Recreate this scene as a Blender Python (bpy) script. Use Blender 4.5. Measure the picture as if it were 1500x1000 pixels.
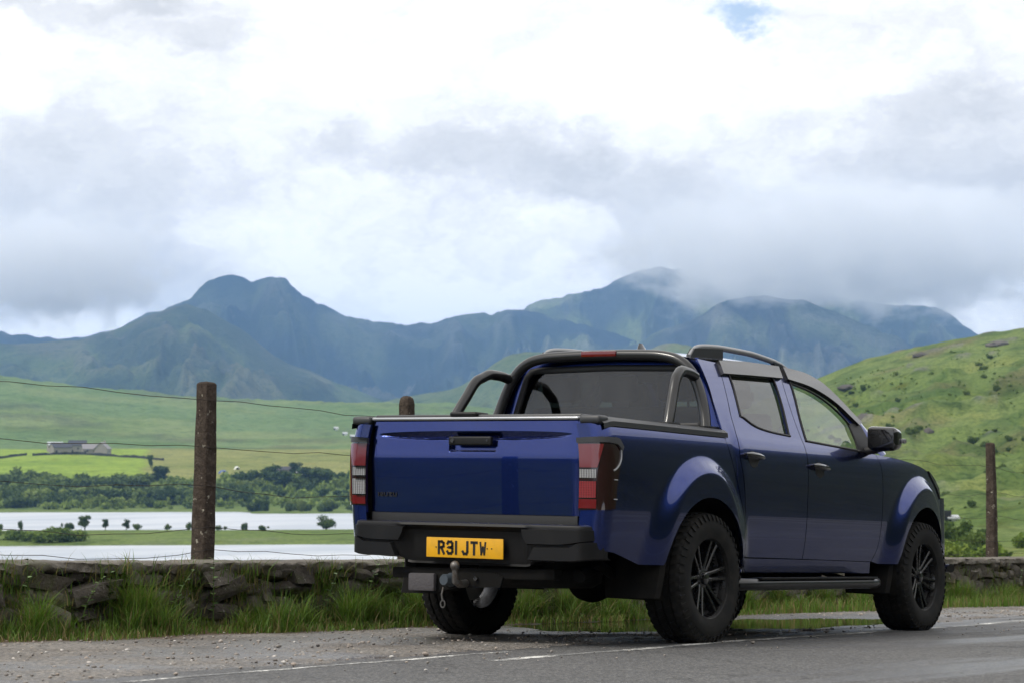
import bpy, bmesh, math, random
import numpy as np
from mathutils import Matrix, Vector, Quaternion

random.seed(7); rng = np.random.default_rng(11)
sc = bpy.context.scene
col = sc.collection
for o in list(bpy.data.objects): bpy.data.objects.remove(o)

# ------------------------------------------------------------------ camera
F_PX = 3200.0                      # focal length in pixels of a 1500 px wide frame
CAM = Vector((-11.148, -6.994, 0.956))
ROT = np.array([[0.556406389, -0.0518307606, -0.829292169],
                [-0.830910302, -0.0347076770, -0.555322831],
                [0.0, 0.998052578, -0.0623782862]])          # columns: right, up, back
cam_d = bpy.data.cameras.new('camera'); cam = bpy.data.objects.new('camera', cam_d); col.objects.link(cam)
mw = Matrix([list(ROT[i]) + [CAM[i]] for i in range(3)] + [[0, 0, 0, 1]])
cam.matrix_world = mw
cam_d.sensor_width = 36.0; cam_d.lens = 36.0 * F_PX / 1500.0
cam_d.clip_start = 0.1; cam_d.clip_end = 60000
cam_d.dof.use_dof = True; cam_d.dof.focus_distance = 12.9; cam_d.dof.aperture_fstop = 7.1
sc.camera = cam

# ------------------------------------------------------------------ render settings
sc.render.engine = 'CYCLES'
sc.view_settings.view_transform = 'Standard'; sc.view_settings.look = 'None'
sc.view_settings.exposure = 0.0; sc.view_settings.gamma = 1.0
cy = sc.cycles
cy.use_denoising = True
try: cy.denoiser = 'OPENIMAGEDENOISE'
except Exception: pass
cy.max_bounces = 10; cy.diffuse_bounces = 3; cy.glossy_bounces = 4; cy.transmission_bounces = 6
cy.transparent_max_bounces = 12; cy.volume_bounces = 6; cy.volume_step_rate = 2.0; cy.volume_max_steps = 96; cy.sample_clamp_indirect = 6.0
cy.caustics_reflective = False; cy.caustics_refractive = False

# ------------------------------------------------------------------ pixel helpers (positions are measured from the photograph, then built at real distances)
def pdir(u, v):
    c = np.array([(u - 750) / F_PX, (500 - v) / F_PX, -1.0])
    return ROT @ c
def az_of(u):
    d = pdir(u, 700); return math.atan2(d[1], d[0])
def tan_el(u, v):
    d = pdir(u, v); return d[2] / math.hypot(d[0], d[1])
def world_at(u, v, r):
    d = pdir(u, v); k = r / math.hypot(d[0], d[1])
    return np.array([CAM[0] + d[0]*k, CAM[1] + d[1]*k, CAM[2] + d[2]*k])
def zpix(u, v, r): return CAM[2] + tan_el(u, v) * r

# ------------------------------------------------------------------ node helpers
def new_mat(name):
    m = bpy.data.materials.new(name); m.use_nodes = True
    nt = m.node_tree; nt.nodes.clear()
    out = nt.nodes.new('ShaderNodeOutputMaterial')
    return m, nt, out
def N(nt, t, **kw):
    n = nt.nodes.new(t)
    for k, v in kw.items(): setattr(n, k, v)
    return n
def setv(n, **kw):
    for k, v in kw.items():
        k = k.replace('_', ' ')
        if k in n.inputs: n.inputs[k].default_value = v
def principled(nt, out, **kw):
    p = N(nt, 'ShaderNodeBsdfPrincipled'); nt.links.new(p.outputs[0], out.inputs[0])
    for k, v in kw.items():
        n = k.replace('_', ' ')
        p.inputs[n].default_value = v if not (isinstance(v, tuple) and len(v) == 3) else (*v, 1)
    return p
def math_n(nt, op, a, b=None, c=None, clamp=False):
    n = N(nt, 'ShaderNodeMath', operation=op); n.use_clamp = clamp
    for i, x in enumerate((a, b, c)):
        if x is None: continue
        if isinstance(x, (int, float)): n.inputs[i].default_value = x
        else: nt.links.new(x, n.inputs[i])
    return n.outputs[0]
def noise(nt, scale, detail=4, rough=0.55, vec=None, dist=0.0, dim='3D'):
    n = N(nt, 'ShaderNodeTexNoise', noise_dimensions=dim); setv(n, Scale=scale, Detail=detail, Roughness=rough, Distortion=dist)
    if vec is not None: nt.links.new(vec, n.inputs['Vector'])
    return n.outputs['Fac']
def ramp(nt, fac, stops, interp='LINEAR'):
    r = N(nt, 'ShaderNodeValToRGB'); e = r.color_ramp.elements; r.color_ramp.interpolation = interp
    while len(e) < len(stops): e.new(0.5)
    for el, (p, c) in zip(e, stops):
        el.position = p; el.color = (*c, 1) if len(c) == 3 else c
    nt.links.new(fac, r.inputs[0]); return r.outputs[0]
def mixc(nt, fac, a, b, blend='MIX'):
    n = N(nt, 'ShaderNodeMix', data_type='RGBA', blend_type=blend)
    for sock, x in ((0, fac), (6, a), (7, b)):
        if isinstance(x, (int, float)): n.inputs[sock].default_value = x
        elif isinstance(x, tuple): n.inputs[sock].default_value = (*x, 1) if len(x) == 3 else x
        else: nt.links.new(x, n.inputs[sock])
    return n.outputs[2]
def smooth(nt, x, lo, hi):
    n = N(nt, 'ShaderNodeMapRange', interpolation_type='SMOOTHSTEP')
    for i, y in ((0, x), (1, lo), (2, hi), (3, 0.0), (4, 1.0)):
        if isinstance(y, (int, float)): n.inputs[i].default_value = y
        else: nt.links.new(y, n.inputs[i])
    return n.outputs[0]
def bump(nt, h, p, strength=0.5, dist=0.02):
    b = N(nt, 'ShaderNodeBump'); setv(b, Strength=strength, Distance=dist)
    nt.links.new(h, b.inputs['Height']); nt.links.new(b.outputs[0], p.inputs['Normal'])
def objco(nt):
    return N(nt, 'ShaderNodeTexCoord').outputs['Object']
def geopos(nt):
    return N(nt, 'ShaderNodeNewGeometry').outputs['Position']

# ------------------------------------------------------------------ sky: broken cloud over a Nishita sky
SUN_EL, SUN_AZ = math.radians(48), math.radians(150)      # direction TO the sun (azimuth from +X)
world = bpy.data.worlds.new('World'); sc.world = world; world.use_nodes = True
nt = world.node_tree; nt.nodes.clear()
wout = N(nt, 'ShaderNodeOutputWorld'); bg = N(nt, 'ShaderNodeBackground'); nt.links.new(bg.outputs[0], wout.inputs[0])
sky = N(nt, 'ShaderNodeTexSky', sky_type='NISHITA'); sky.sun_disc = False
sky.sun_elevation = SUN_EL; sky.sun_rotation = math.pi/2 - SUN_AZ; sky.altitude = 200
tc = N(nt, 'ShaderNodeTexCoord'); gen = tc.outputs['Generated']
sep = N(nt, 'ShaderNodeSeparateXYZ'); nt.links.new(gen, sep.inputs[0])
az = math_n(nt, 'ARCTAN2', sep.outputs[1], sep.outputs[0]); el = math_n(nt, 'ARCSINE', sep.outputs[2])
# cloud-sheet coordinates: azimuth and stretched elevation, warped
A0 = az_of(750)
ca = math_n(nt, 'MULTIPLY', math_n(nt, 'SUBTRACT', az, A0), -1.0)          # to the right, radians
cmb = N(nt, 'ShaderNodeCombineXYZ'); nt.links.new(ca, cmb.inputs[0]); nt.links.new(math_n(nt, 'MULTIPLY', el, 1.5), cmb.inputs[1])
base = cmb.outputs[0]
wn = N(nt, 'ShaderNodeTexNoise'); setv(wn, Scale=22.0, Detail=8.0, Roughness=0.64); nt.links.new(base, wn.inputs['Vector'])
sub = N(nt, 'ShaderNodeVectorMath', operation='SUBTRACT'); nt.links.new(wn.outputs['Color'], sub.inputs[0]); sub.inputs[1].default_value = (.5, .5, .5)
scl = N(nt, 'ShaderNodeVectorMath', operation='SCALE'); nt.links.new(sub.outputs[0], scl.inputs[0]); scl.inputs['Scale'].default_value = 0.075
add = N(nt, 'ShaderNodeVectorMath', operation='ADD'); nt.links.new(base, add.inputs[0]); nt.links.new(scl.outputs[0], add.inputs[1])
wv = add.outputs[0]
wsep = N(nt, 'ShaderNodeSeparateXYZ'); nt.links.new(wv, wsep.inputs[0])
wx, wy = wsep.outputs[0], math_n(nt, 'DIVIDE', wsep.outputs[1], 1.5)
n1 = noise(nt, 8.0, 9, 0.58, wv); n2 = noise(nt, 26.0, 8, 0.62, wv)
grey = math_n(nt, 'ADD', math_n(nt, 'MULTIPLY', math_n(nt, 'SUBTRACT', n1, 0.5), 1.5), math_n(nt, 'MULTIPLY', math_n(nt, 'SUBTRACT', n2, 0.5), 1.2))
def uv2ang(u, v):
    d = pdir(u, v); return -(math.atan2(d[1], d[0]) - A0), math.atan(d[2] / math.hypot(d[0], d[1]))
def blob(u, v, du, dv, hard=0.35):
    a, e = uv2ang(u, v); sa, se = du / F_PX, dv / F_PX
    x = math_n(nt, 'DIVIDE', math_n(nt, 'SUBTRACT', wx, a), sa); y = math_n(nt, 'DIVIDE', math_n(nt, 'SUBTRACT', wy, e), se)
    d = math_n(nt, 'SQRT', math_n(nt, 'ADD', math_n(nt, 'MULTIPLY', x, x), math_n(nt, 'MULTIPLY', y, y)))
    return smooth(nt, d, 1.0 + hard, 1.0 - hard)
total = grey
for (u, v, du, dv, amt, hard) in ((90, 300, 300, 110, .40, .5), (130, 410, 260, 60, .30, .45), (680, 222, 190, 30, .42, .6), (870, 275, 130, 40, .22, .6),
                                  (290, 62, 60, 20, .40, .8), (500, 190, 40, 26, .30, .8), (60, 8, 200, 16, .4, .6), (1120, 330, 420, 120, .34, .6), (1380, 300, 130, 130, .25, .7), (1420, 160, 220, 30, .35, .6),
                                  (620, 360, 120, 40, .18, .7), (800, 70, 420, 80, -.12, .6), (1050, 120, 260, 70, -.22, .5), (700, 400, 230, 75, -.42, .6), (380, 360, 150, 70, -.25, .7), (150, 475, 160, 30, -.5, .7), (840, 325, 60, 30, -.35, .6), (780, 310, 70, 24, -.3, .6), (1330, 350, 150, 60, -.2, .7), (420, 150, 120, 60, -.15, .7)):
    total = math_n(nt, 'ADD', total, math_n(nt, 'MULTIPLY', blob(u, v, du, dv, hard), amt))
ccol = ramp(nt, math_n(nt, 'ADD', total, 0.34), [(0.0, (1.08, 1.055, 1.01)), (0.25, (.95, .925, .885)), (0.55, (.78, .755, .725)), (1.0, (.61, .592, .575))])
# the blue gap: clouds thin out there (and in a few places elsewhere in the sky)
gap = math_n(nt, 'MULTIPLY', blob(1096, 12, 54, 18, 0.7), .8)
holes = smooth(nt, noise(nt, 3.1, 5, 0.5, gen), 0.70, 0.80)
holes = math_n(nt, 'MULTIPLY', holes, smooth(nt, el, 0.35, 0.7))
gapf = math_n(nt, 'MAXIMUM', gap, holes, clamp=True)
skys = N(nt, 'ShaderNodeVectorMath', operation='SCALE'); nt.links.new(sky.outputs[0], skys.inputs[0]); skys.inputs['Scale'].default_value = 0.12
BG = 1.45
fin = mixc(nt, gapf, ccol, skys.outputs[0])
nt.links.new(fin, bg.inputs['Color']); bg.inputs['Strength'].default_value = BG

# ------------------------------------------------------------------ sun behind thin cloud: soft
sun_d = bpy.data.lights.new('sun', 'SUN'); sun = bpy.data.objects.new('sun', sun_d); col.objects.link(sun)
sun_d.energy = 2.3; sun_d.angle = math.radians(12); sun_d.color = (1.0, .95, .86)
sd = Vector((math.cos(SUN_EL)*math.cos(SUN_AZ), math.cos(SUN_EL)*math.sin(SUN_AZ), math.sin(SUN_EL)))
sun.rotation_euler = sd.to_track_quat('Z', 'Y').to_euler(); sun.location = (0, 0, 60)

# ------------------------------------------------------------------ geometry helpers
ROAD = Matrix([[0.999422, -0.000343, 0.033996, 0], [0, 0.999949, 0.010090, 0], [-0.033998, -0.010084, 0.999371, 0], [0, 0, 0, 1]])
# ROAD maps the road frame (x along the parked truck, y to the wall, z off the tarmac) into the level world
def tag(o, label=None, cat=None, group=None, kind=None):
    if label: o['label'] = label
    if cat: o['category'] = cat
    if group: o['group'] = group
    if kind: o['kind'] = kind
    return o
def mesh_data(name, v, f, mats=(), idx=None, smooth_angle=None):
    me = bpy.data.meshes.new(name)
    me.from_pydata([tuple(map(float, p)) for p in v], [], [tuple(map(int, q)) for q in f])
    for m in mats: me.materials.append(m)
    if idx is not None: me.polygons.foreach_set('material_index', np.asarray(idx, dtype=np.int32))
    if smooth_angle is not None:
        me.polygons.foreach_set('use_smooth', [True] * len(me.polygons))
        if smooth_angle < 180: me.set_sharp_from_angle(angle=math.radians(smooth_angle))
    me.update(); return me
def big_mesh(name, V, Q, mats=(), smooth=True):
    """numpy arrays of vertices and quads / tris, fast"""
    me = bpy.data.meshes.new(name); V = np.asarray(V, np.float32); Q = np.asarray(Q, np.int32); k = Q.shape[1]
    me.vertices.add(len(V)); me.vertices.foreach_set('co', V.ravel())
    me.loops.add(Q.size); me.loops.foreach_set('vertex_index', Q.ravel())
    me.polygons.add(len(Q)); me.polygons.foreach_set('loop_start', np.arange(0, Q.size, k, dtype=np.int32))
    if smooth: me.polygons.foreach_set('use_smooth', np.ones(len(Q), bool))
    for m in mats: me.materials.append(m)
    me.update(calc_edges=True); me.validate(); return me
def link(name, me, parent=None, mtx=None):
    o = bpy.data.objects.new(name, me); col.objects.link(o)
    if parent is not None: o.parent = parent
    if mtx is not None: o.matrix_world = mtx
    return o
class MB:
    def __init__(s): s.v = []; s.f = []; s.n = 0
    def add(s, v, f):
        b = len(s.v); s.v += [tuple(p) for p in v]; s.f += [tuple(i + b for i in q) for q in f]; return s
    def grid(s, G, flip=False, wrap_u=False):
        nu, nv = len(G), len(G[0]); b = len(s.v)
        for row in G: s.v += [tuple(p) for p in row]
        for i in range(nu if wrap_u else nu - 1):
            for j in range(nv - 1):
                a, c = b + i*nv + j, b + ((i + 1) % nu)*nv + j
                q = (a, c, c + 1, a + 1); s.f.append(q[::-1] if flip else q)
        return s
    def box(s, lo, hi, bev=0.0, seg=2, mtx=None):
        bm = bmesh.new(); bmesh.ops.create_cube(bm, size=1)
        c = [(a + b)/2 for a, b in zip(lo, hi)]; d = [b - a for a, b in zip(lo, hi)]
        for v in bm.verts: v.co = Vector((c[k] + v.co[k]*d[k] for k in range(3)))
        if bev: bmesh.ops.bevel(bm, geom=bm.edges[:], offset=min(bev, .49*min(d)), segments=seg, affect='EDGES', profile=.6)
        return s.bm(bm, mtx)
    def bm(s, bm, mtx=None):
        bm.verts.index_update(); b = len(s.v)
        s.v += [tuple(mtx @ v.co if mtx else v.co) for v in bm.verts]
        s.f += [tuple(v.index + b for v in f.verts) for f in bm.faces]; bm.free(); return s
    def tube(s, path, rad, n=12, cap=True, sx=1.0):
        P = [Vector(p) for p in path]; R = rad if hasattr(rad, '__len__') else [rad]*len(P)
        t0 = (P[1] - P[0]).normalized(); ref = Vector((0, 0, 1)) if abs(t0.z) < .9 else Vector((1, 0, 0))
        nrm = t0.cross(ref).normalized(); b = len(s.v); last = t0
        for i, p in enumerate(P):
            t = ((P[min(i+1, len(P)-1)] - P[max(i-1, 0)])).normalized()
            q = last.rotation_difference(t); nrm = (q @ nrm); nrm = (nrm - t*nrm.dot(t)).normalized(); last = t
            bi = t.cross(nrm)
            for k in range(n):
                a = 2*math.pi*k/n; s.v.append(tuple(p + (nrm*math.cos(a)*sx + bi*math.sin(a))*R[i]))
        for i in range(len(P) - 1):
            for k in range(n):
                a, c = b + i*n + k, b + i*n + (k+1) % n; s.f.append((a, a + n, c + n, c)[::-1])
        if cap: s.f.append(tuple(b + k for k in range(n))); s.f.append(tuple(b + (len(P)-1)*n + k for k in range(n))[::-1])
        return s
    def lathe(s, prof, n=48, axis='y', cen=(0, 0, 0), flip=False):
        """prof: (radius, axial) pairs"""
        G = []
        for k in range(n):
            a = 2*math.pi*k/n; c, d = math.cos(a), math.sin(a)
            row = []
            for r, h in prof:
                p = {'y': (r*c, h, r*d), 'z': (r*c, r*d, h), 'x': (h, r*c, r*d)}[axis]
                row.append((p[0]+cen[0], p[1]+cen[1], p[2]+cen[2]))
            G.append(row)
        return s.grid(G, flip, wrap_u=True)
    def poly(s, pts, n, t):
        """flat polygon pts extruded by t along n"""
        b = len(s.v); k = len(pts); n = Vector(n)*t
        s.v += [tuple(p) for p in pts] + [tuple(Vector(p) + n) for p in pts]
        s.f.append(tuple(range(b, b + k))[::-1]); s.f.append(tuple(range(b + k, b + 2*k)))
        for i in range(k): s.f.append((b + i, b + (i+1) % k, b + k + (i+1) % k, b + k + i))
        return s
    def build(s, name, mat, parent=None, smooth_angle=35, mtx=None, tf=None):
        v = [tf(p) for p in s.v] if tf else s.v
        me = mesh_data(name, v, s.f, [mat] if mat else [], None, smooth_angle)
        bm = bmesh.new(); bm.from_mesh(me); bmesh.ops.recalc_face_normals(bm, faces=bm.faces) if s.n == 1 else None; bm.to_mesh(me); bm.free()
        return link(name, me, parent, mtx)
def empty(name, parent=None, mtx=None):
    o = bpy.data.objects.new(name, None); o.empty_display_size = .2; col.objects.link(o)
    if parent: o.parent = parent
    if mtx is not None: o.matrix_world = mtx
    return o
def copy_tree(o, parent=None):
    c = o.copy(); col.objects.link(c); c.parent = parent
    for ch in list(o.children): copy_tree(ch, c)
    return c
def pchip(x, y):
    x = np.asarray(x, float); y = np.asarray(y, float); h = np.diff(x); d = np.diff(y)/h
    m = np.zeros_like(y); m[0], m[-1] = d[0], d[-1]
    for i in range(1, len(x)-1):
        if d[i-1]*d[i] > 0:
            w1, w2 = 2*h[i] + h[i-1], h[i] + 2*h[i-1]; m[i] = (w1 + w2)/(w1/d[i-1] + w2/d[i])
    def f(q):
        q = np.clip(np.asarray(q, float), x[0], x[-1]); k = np.clip(np.searchsorted(x, q) - 1, 0, len(x) - 2)
        t = (q - x[k])/h[k]; t2, t3 = t*t, t**3
        return (2*t3 - 3*t2 + 1)*y[k] + (t3 - 2*t2 + t)*h[k]*m[k] + (3*t2 - 2*t3)*y[k+1] + (t3 - t2)*h[k]*m[k+1]
    return f
def sstep(x, a, b):
    t = np.clip((np.asarray(x, float) - a)/(b - a), 0, 1); return t*t*(3 - 2*t)
# numpy gradient noise
_perm = rng.permutation(512); _g = rng.normal(size=(512, 2)); _g /= np.linalg.norm(_g, axis=1)[:, None]
def pn(x, y):
    x = np.asarray(x, float); y = np.asarray(y, float); xi = np.floor(x).astype(int); yi = np.floor(y).astype(int); xf, yf = x - xi, y - yi
    def gr(i, j):
        h = _perm[(_perm[i & 511] + j) & 511]; return _g[h]
    def dt(i, j, dx, dy):
        g = gr(i, j); return g[..., 0]*dx + g[..., 1]*dy
    u = xf**3*(xf*(xf*6 - 15) + 10); v = yf**3*(yf*(yf*6 - 15) + 10)
    a = dt(xi, yi, xf, yf)*(1-u) + dt(xi+1, yi, xf-1, yf)*u
    b = dt(xi, yi+1, xf, yf-1)*(1-u) + dt(xi+1, yi+1, xf-1, yf-1)*u
    return (a*(1-v) + b*v)*1.6
def fbm(x, y, o=5, lac=2.03, g=.5, ridged=False):
    s = 0; a = 1.0; t = 0
    for k in range(o):
        n = pn(x + 17.3*k, y - 9.1*k)
        s = s + a*((1 - np.abs(n)*2) if ridged else n); t += a; a *= g; x = x*lac; y = y*lac
    return s/t

# ================================================================== materials of the land
def land_mat(name, rock=(.17, .16, .15), grain=1.0, rock_amt=0.5, bump_s=.4, con=.55):
    """base colour from the mesh attribute 'tint' (field, moor, heather...), broken up by procedural noise"""
    m, nt, out = new_mat(name); p = principled(nt, out, Roughness=.95, Specular_IOR_Level=.1)
    at = N(nt, 'ShaderNodeAttribute', attribute_name='tint'); pos = geopos(nt)
    a = noise(nt, .012*grain, 6, .6, pos); b = noise(nt, .11*grain, 5, .65, pos); c = noise(nt, .9*grain, 4, .6, pos)
    c1 = mixc(nt, smooth(nt, a, .42, .66), at.outputs['Color'], (.72, .80, .62), 'MULTIPLY')
    c2 = mixc(nt, smooth(nt, b, .46, .72), c1, (.45, .52, .45), 'MULTIPLY')
    c2b = mixc(nt, smooth(nt, noise(nt, .05*grain, 5, .6, pos), .58, .74), c2, (.85, .70, .38), 'MULTIPLY')
    c3 = mixc(nt, math_n(nt, 'MULTIPLY', smooth(nt, c, .42, .66), .75), c2b, (.42, .5, .4), 'MULTIPLY')
    c3 = mixc(nt, math_n(nt, 'MULTIPLY', smooth(nt, noise(nt, .3*grain, 5, .7, pos), .52, .68), con), c3, (.40, .48, .42), 'MULTIPLY')
    rk = math_n(nt, 'MULTIPLY', smooth(nt, noise(nt, .021*grain, 7, .72, pos), .60, .70), rock_amt)
    c4 = mixc(nt, rk, c3, rock)
    nt.links.new(c4, p.inputs['Base Color'])
    bump(nt, math_n(nt, 'ADD', b, c), p, bump_s, 1.2/grain)
    return m
M_land = land_mat('valley_grass', grain=1.0, rock_amt=.25)
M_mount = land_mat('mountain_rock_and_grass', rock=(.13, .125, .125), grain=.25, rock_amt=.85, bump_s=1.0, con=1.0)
M_hill = land_mat('moor_hill', grain=.5, rock_amt=.45)

def tint_mesh(me, T):
    a = me.color_attributes.new('tint', 'FLOAT_COLOR', 'POINT')
    rgba = np.concatenate([T, np.ones((len(T), 1))], 1).astype(np.float32); a.data.foreach_set('color', rgba.ravel())
def grid_quads(nu, nv):
    i, j = np.meshgrid(np.arange(nu - 1), np.arange(nv - 1), indexing='ij'); a = (i*nv + j).ravel()
    return np.stack([a, a + nv, a + nv + 1, a + 1], 1)

# ================================================================== valley: one sheet of land all round the camera, lake bed included
LAKE_Z = CAM[2] - 14.0
G_moor = np.array([.155, .225, .085]); G_field = np.array([.27, .36, .045]); G_dull = np.array([.27, .27, .085]); G_marsh = np.array([.15, .20, .055])
G_right = np.array([.158, .205, .062]); G_heath = np.array([.13, .115, .06])
skyE = pchip([-3000, -500, -100, 0, 100, 200, 300, 400, 520, 650, 800, 1000, 6000], [470, 535, 548, 552, 565, 575, 583, 588, 590, 592, 596, 600, 600])
skyR = pchip([-3000, 650, 900, 1100, 1150, 1200, 1250, 1300, 1350, 1400, 1450, 1500, 1750, 2200, 4000], [640, 640, 625, 590, 573, 553, 534, 520, 508, 497, 489, 481, 448, 375, -420])
def valley_cols(u):
    """ranges and heights of the land along one line of sight"""
    r = np.array([60, 110, 170, 250, 330, 420, 462, 480, 530, 583, 606, 750, 905, 938, 1010, 1150, 1350, 1500, 1620, 2100, 2800, 3200, 4200, 5200.])
    zl = []
    for q in r:
        if q <= 60: z = -8
        elif q <= 110: z = -12.5
        elif q <= 420: z = LAKE_Z - 1.6
        elif q in (462,): z = LAKE_Z - .3
        elif q in (480, 530): z = LAKE_Z + (.75 if q == 480 else 1.15)
        elif q == 583: z = LAKE_Z + .55
        elif q in (606,): z = LAKE_Z - .6
        elif q in (750,): z = LAKE_Z - 1.6
        elif q == 905: z = LAKE_Z - .7
        elif q == 938: z = LAKE_Z + .5
        elif q == 1010: z = LAKE_Z + 2.4
        elif q == 1150: z = zpix(u, 703, q)
        elif q == 1350: z = zpix(u, 676, q)
        elif q == 1500: z = zpix(u, 661, q)
        elif q == 1620: z = zpix(u, 655, q)
        elif q == 2100: z = zpix(u, .45*655 + .55*float(skyE(u)), q)
        elif q == 2800: z = zpix(u, float(skyE(u)), q)
        elif q == 3200: z = zpix(u, float(skyE(u)) + 22, q)
        else: z = 15.0
        zl.append(z)
    zr = []
    s = float(skyR(u)); fr = pchip([250, 330, 420, 500, 650, 850, 1000], [0, .09, .22, .33, .55, .84, 1.0])
    for q in r:
        if q <= 110: z = zpix(u, 838, q)
        elif q <= 170: z = zpix(u, 826, q)
        elif q <= 1010: z = zpix(u, 814 + (s - 814)*float(fr(q)), q)
        elif q == 1150: z = zpix(u, s + 10, q)
        elif q == 1350: z = zpix(u, s + 45, q)
        else: z = max(10., 60 - .02*q)
        zr.append(z)
    b = float(sstep(u, 640, 1140)) if u < 1e4 else 1.0
    return r, np.array(zl)*(1-b) + np.array(zr)*b
U = np.concatenate([np.linspace(-2600, -420, 60, endpoint=False), np.linspace(-420, 1920, 470, endpoint=False), np.linspace(1920, 4200, 70)])
AZ = np.array([az_of(u) for u in U])
back_az = np.linspace(AZ[-1], AZ[0] - 2*math.pi, 90)[1:-1]       # the rest of the circle, behind the camera
RR = np.unique(np.concatenate([np.geomspace(7, 60, 26), np.geomspace(60, 440, 44), np.linspace(440, 620, 28), np.linspace(620, 1000, 40), np.linspace(1000, 1700, 46), np.geomspace(1700, 5200, 34)]))
Zg = np.zeros((len(U) + len(back_az), len(RR)))
for i, u in enumerate(U):
    r, z = valley_cols(u); Zg[i] = pchip(r, z)(RR)
gen_r = np.array([60, 150, 300, 600, 1000, 1500, 2500, 5200.]); gen_z = np.array([4, 22, 70, 180, 300, 380, 330, 60.])
gz = pchip(gen_r, gen_z)(RR)
for k, a in enumerate(back_az):
    t = (k + 1)/(len(back_az) + 1); w0 = max(0, 1 - t*5); w1 = max(0, 1 - (1 - t)*5)
    w0, w1 = w0*w0*(3-2*w0), w1*w1*(3-2*w1)
    Zg[len(U) + k] = Zg[len(U) - 1]*w0 + Zg[0]*w1 + gz*(1 - w0 - w1)*(1.1 - .9*float(sstep(t, .42, .62)))  # heights of these unseen hills shaped for the truck's reflections
AZall = np.concatenate([AZ, back_az])
X = CAM[0] + RR[None, :]*np.cos(AZall)[:, None]; Y = CAM[1] + RR[None, :]*np.sin(AZall)[:, None]; RRg = np.broadcast_to(RR[None, :], X.shape)
plane = -.0340*X - .0101*Y
yd = Y + .0*X
near = np.where(yd > 2.75, plane - .15 - .20*(yd - 2.75), np.where(yd > -11.5, plane - .3, plane - .3 + .28*(-11.5 - yd)))
near = np.where((yd > 2.3) & (yd <= 2.75), plane - .2, near)
bl = sstep(RRg, 45, 120)
Zg = near*(1-bl) + Zg*bl
Uall = np.concatenate([U, np.full(len(back_az), 9999.)]); Ug = np.broadcast_to(Uall[:, None], X.shape)
bR = sstep(Ug, 640, 1140)
amp = np.where(RRg < 120, .15, np.where(RRg < 900, .25 + 5.5*bR*sstep(RRg, 260, 520), .35 + 3.0*sstep(RRg, 1600, 2300)))
amp = amp*np.where((bR < .5) & (RRg > 430) & (RRg < 1000), .7, 1)
lumps = fbm(X*.02, Y*.02, 5) + .35*fbm(X*.09 + 40, Y*.09, 3)
Zg = Zg + amp*lumps*1.6 - np.where((RRg > 40), .0, .0)
pen = sstep(Ug, 345, 385)*(1-bR)*(1 - sstep(RRg, 930, 950))*sstep(RRg + 14*fbm(X*.02+7, Y*.02, 3), 862, 884)
Zg = np.where(pen > 0, np.maximum(Zg, Zg*(1-pen) + pen*(LAKE_Z + .55)), Zg)
crag = np.clip(fbm(X*.012 + 9, Y*.012 - 4, 5, ridged=True) - .62, 0, 1)
Zg += crag*9*bR*sstep(RRg, 380, 650)*(1 - sstep(RRg, 900, 1000)*.6)
# ground colours: moor, bright hay fields, marsh, heather; unseen land darkened for truck reflections
T = np.broadcast_to(G_moor, X.shape + (3,)).copy()
def lay(mask, c): 
    global T
    T = T*(1 - mask[..., None]) + np.asarray(c)*mask[..., None]
wob = fbm(X*.01, Y*.01, 3)*60
lay((1-bR)*sstep(RRg, 430, 450)*(1 - sstep(RRg, 1130, 1160)), G_marsh)
fieldm = (1-bR)*sstep(RRg + wob*.4, 1130, 1160)*(1 - sstep(RRg + wob*.3, 1575, 1600))
lay(fieldm, G_dull); lay(fieldm*(1 - sstep(Ug + wob*.3, 205, 222)), G_field)
lay((1-bR)*sstep(RRg, 1560, 1700)*sstep(fbm(X*.004 + 3, Y*.004 + 8, 5), .0, .22)*.7, (.23, .275, .105)); lay((1-bR)*sstep(RRg, 1600, 1750)*sstep(fbm(X*.007 + 23, Y*.005, 5), .12, .3)*.6, (.085, .10, .06))
lay((1-bR)*sstep(RRg, 1560, 1640)*(1 - sstep(RRg, 1700, 1950))*sstep(fbm(X*.008, Y*.008, 4), -.05, .25)*.6, G_heath)
lay(bR, G_right); lay(bR*sstep(fbm(X*.013 + 3, Y*.02, 4), .12, .34)*.75*sstep(RRg, 420, 600), G_heath*1.15); lay(bR*sstep(fbm(X*.03 + 13, Y*.04, 5), .05, .22)*.7*sstep(RRg, 300, 420), (.07, .12, .03)); lay(bR*sstep(fbm(X*.02 + 33, Y*.03, 4), .1, .3)*.6, (.22, .24, .07))
lay(bR*sstep(crag, .16, .24)*sstep(RRg, 380, 600)*.8, (.17, .16, .155))
refl_dark = sstep(Ug, 1850, 2300)*sstep(RRg, 60, 150)  # unseen land, coloured dark to dim what the truck's side reflects
lay(refl_dark, (.042, .05, .03))
lay((1 - sstep(RRg, 40, 70))*(yd > 2), (.075, .12, .03))
lay((1 - sstep(RRg, 60, 150))*(yd < -9), (.035, .042, .024))  # unseen bank across the road, darkened for the same reflections
ncol, nrow = X.shape
V = np.stack([X, Y, Zg], -1).reshape(-1, 3)
Qd = grid_quads(ncol, nrow); wrap = np.stack([(ncol-1)*nrow + np.arange(nrow-1), np.arange(nrow-1), np.arange(nrow-1) + 1, (ncol-1)*nrow + np.arange(nrow-1) + 1], 1)
Qd = np.concatenate([Qd, wrap])[:, ::-1]
me = big_mesh('valley_ground', V, Qd[:, ::-1], [M_land]); tint_mesh(me, T.reshape(-1, 3))
tag(link('valley_ground', me), kind='structure')
_zmap_u, _zmap = U, Zg[:len(U)]
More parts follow.
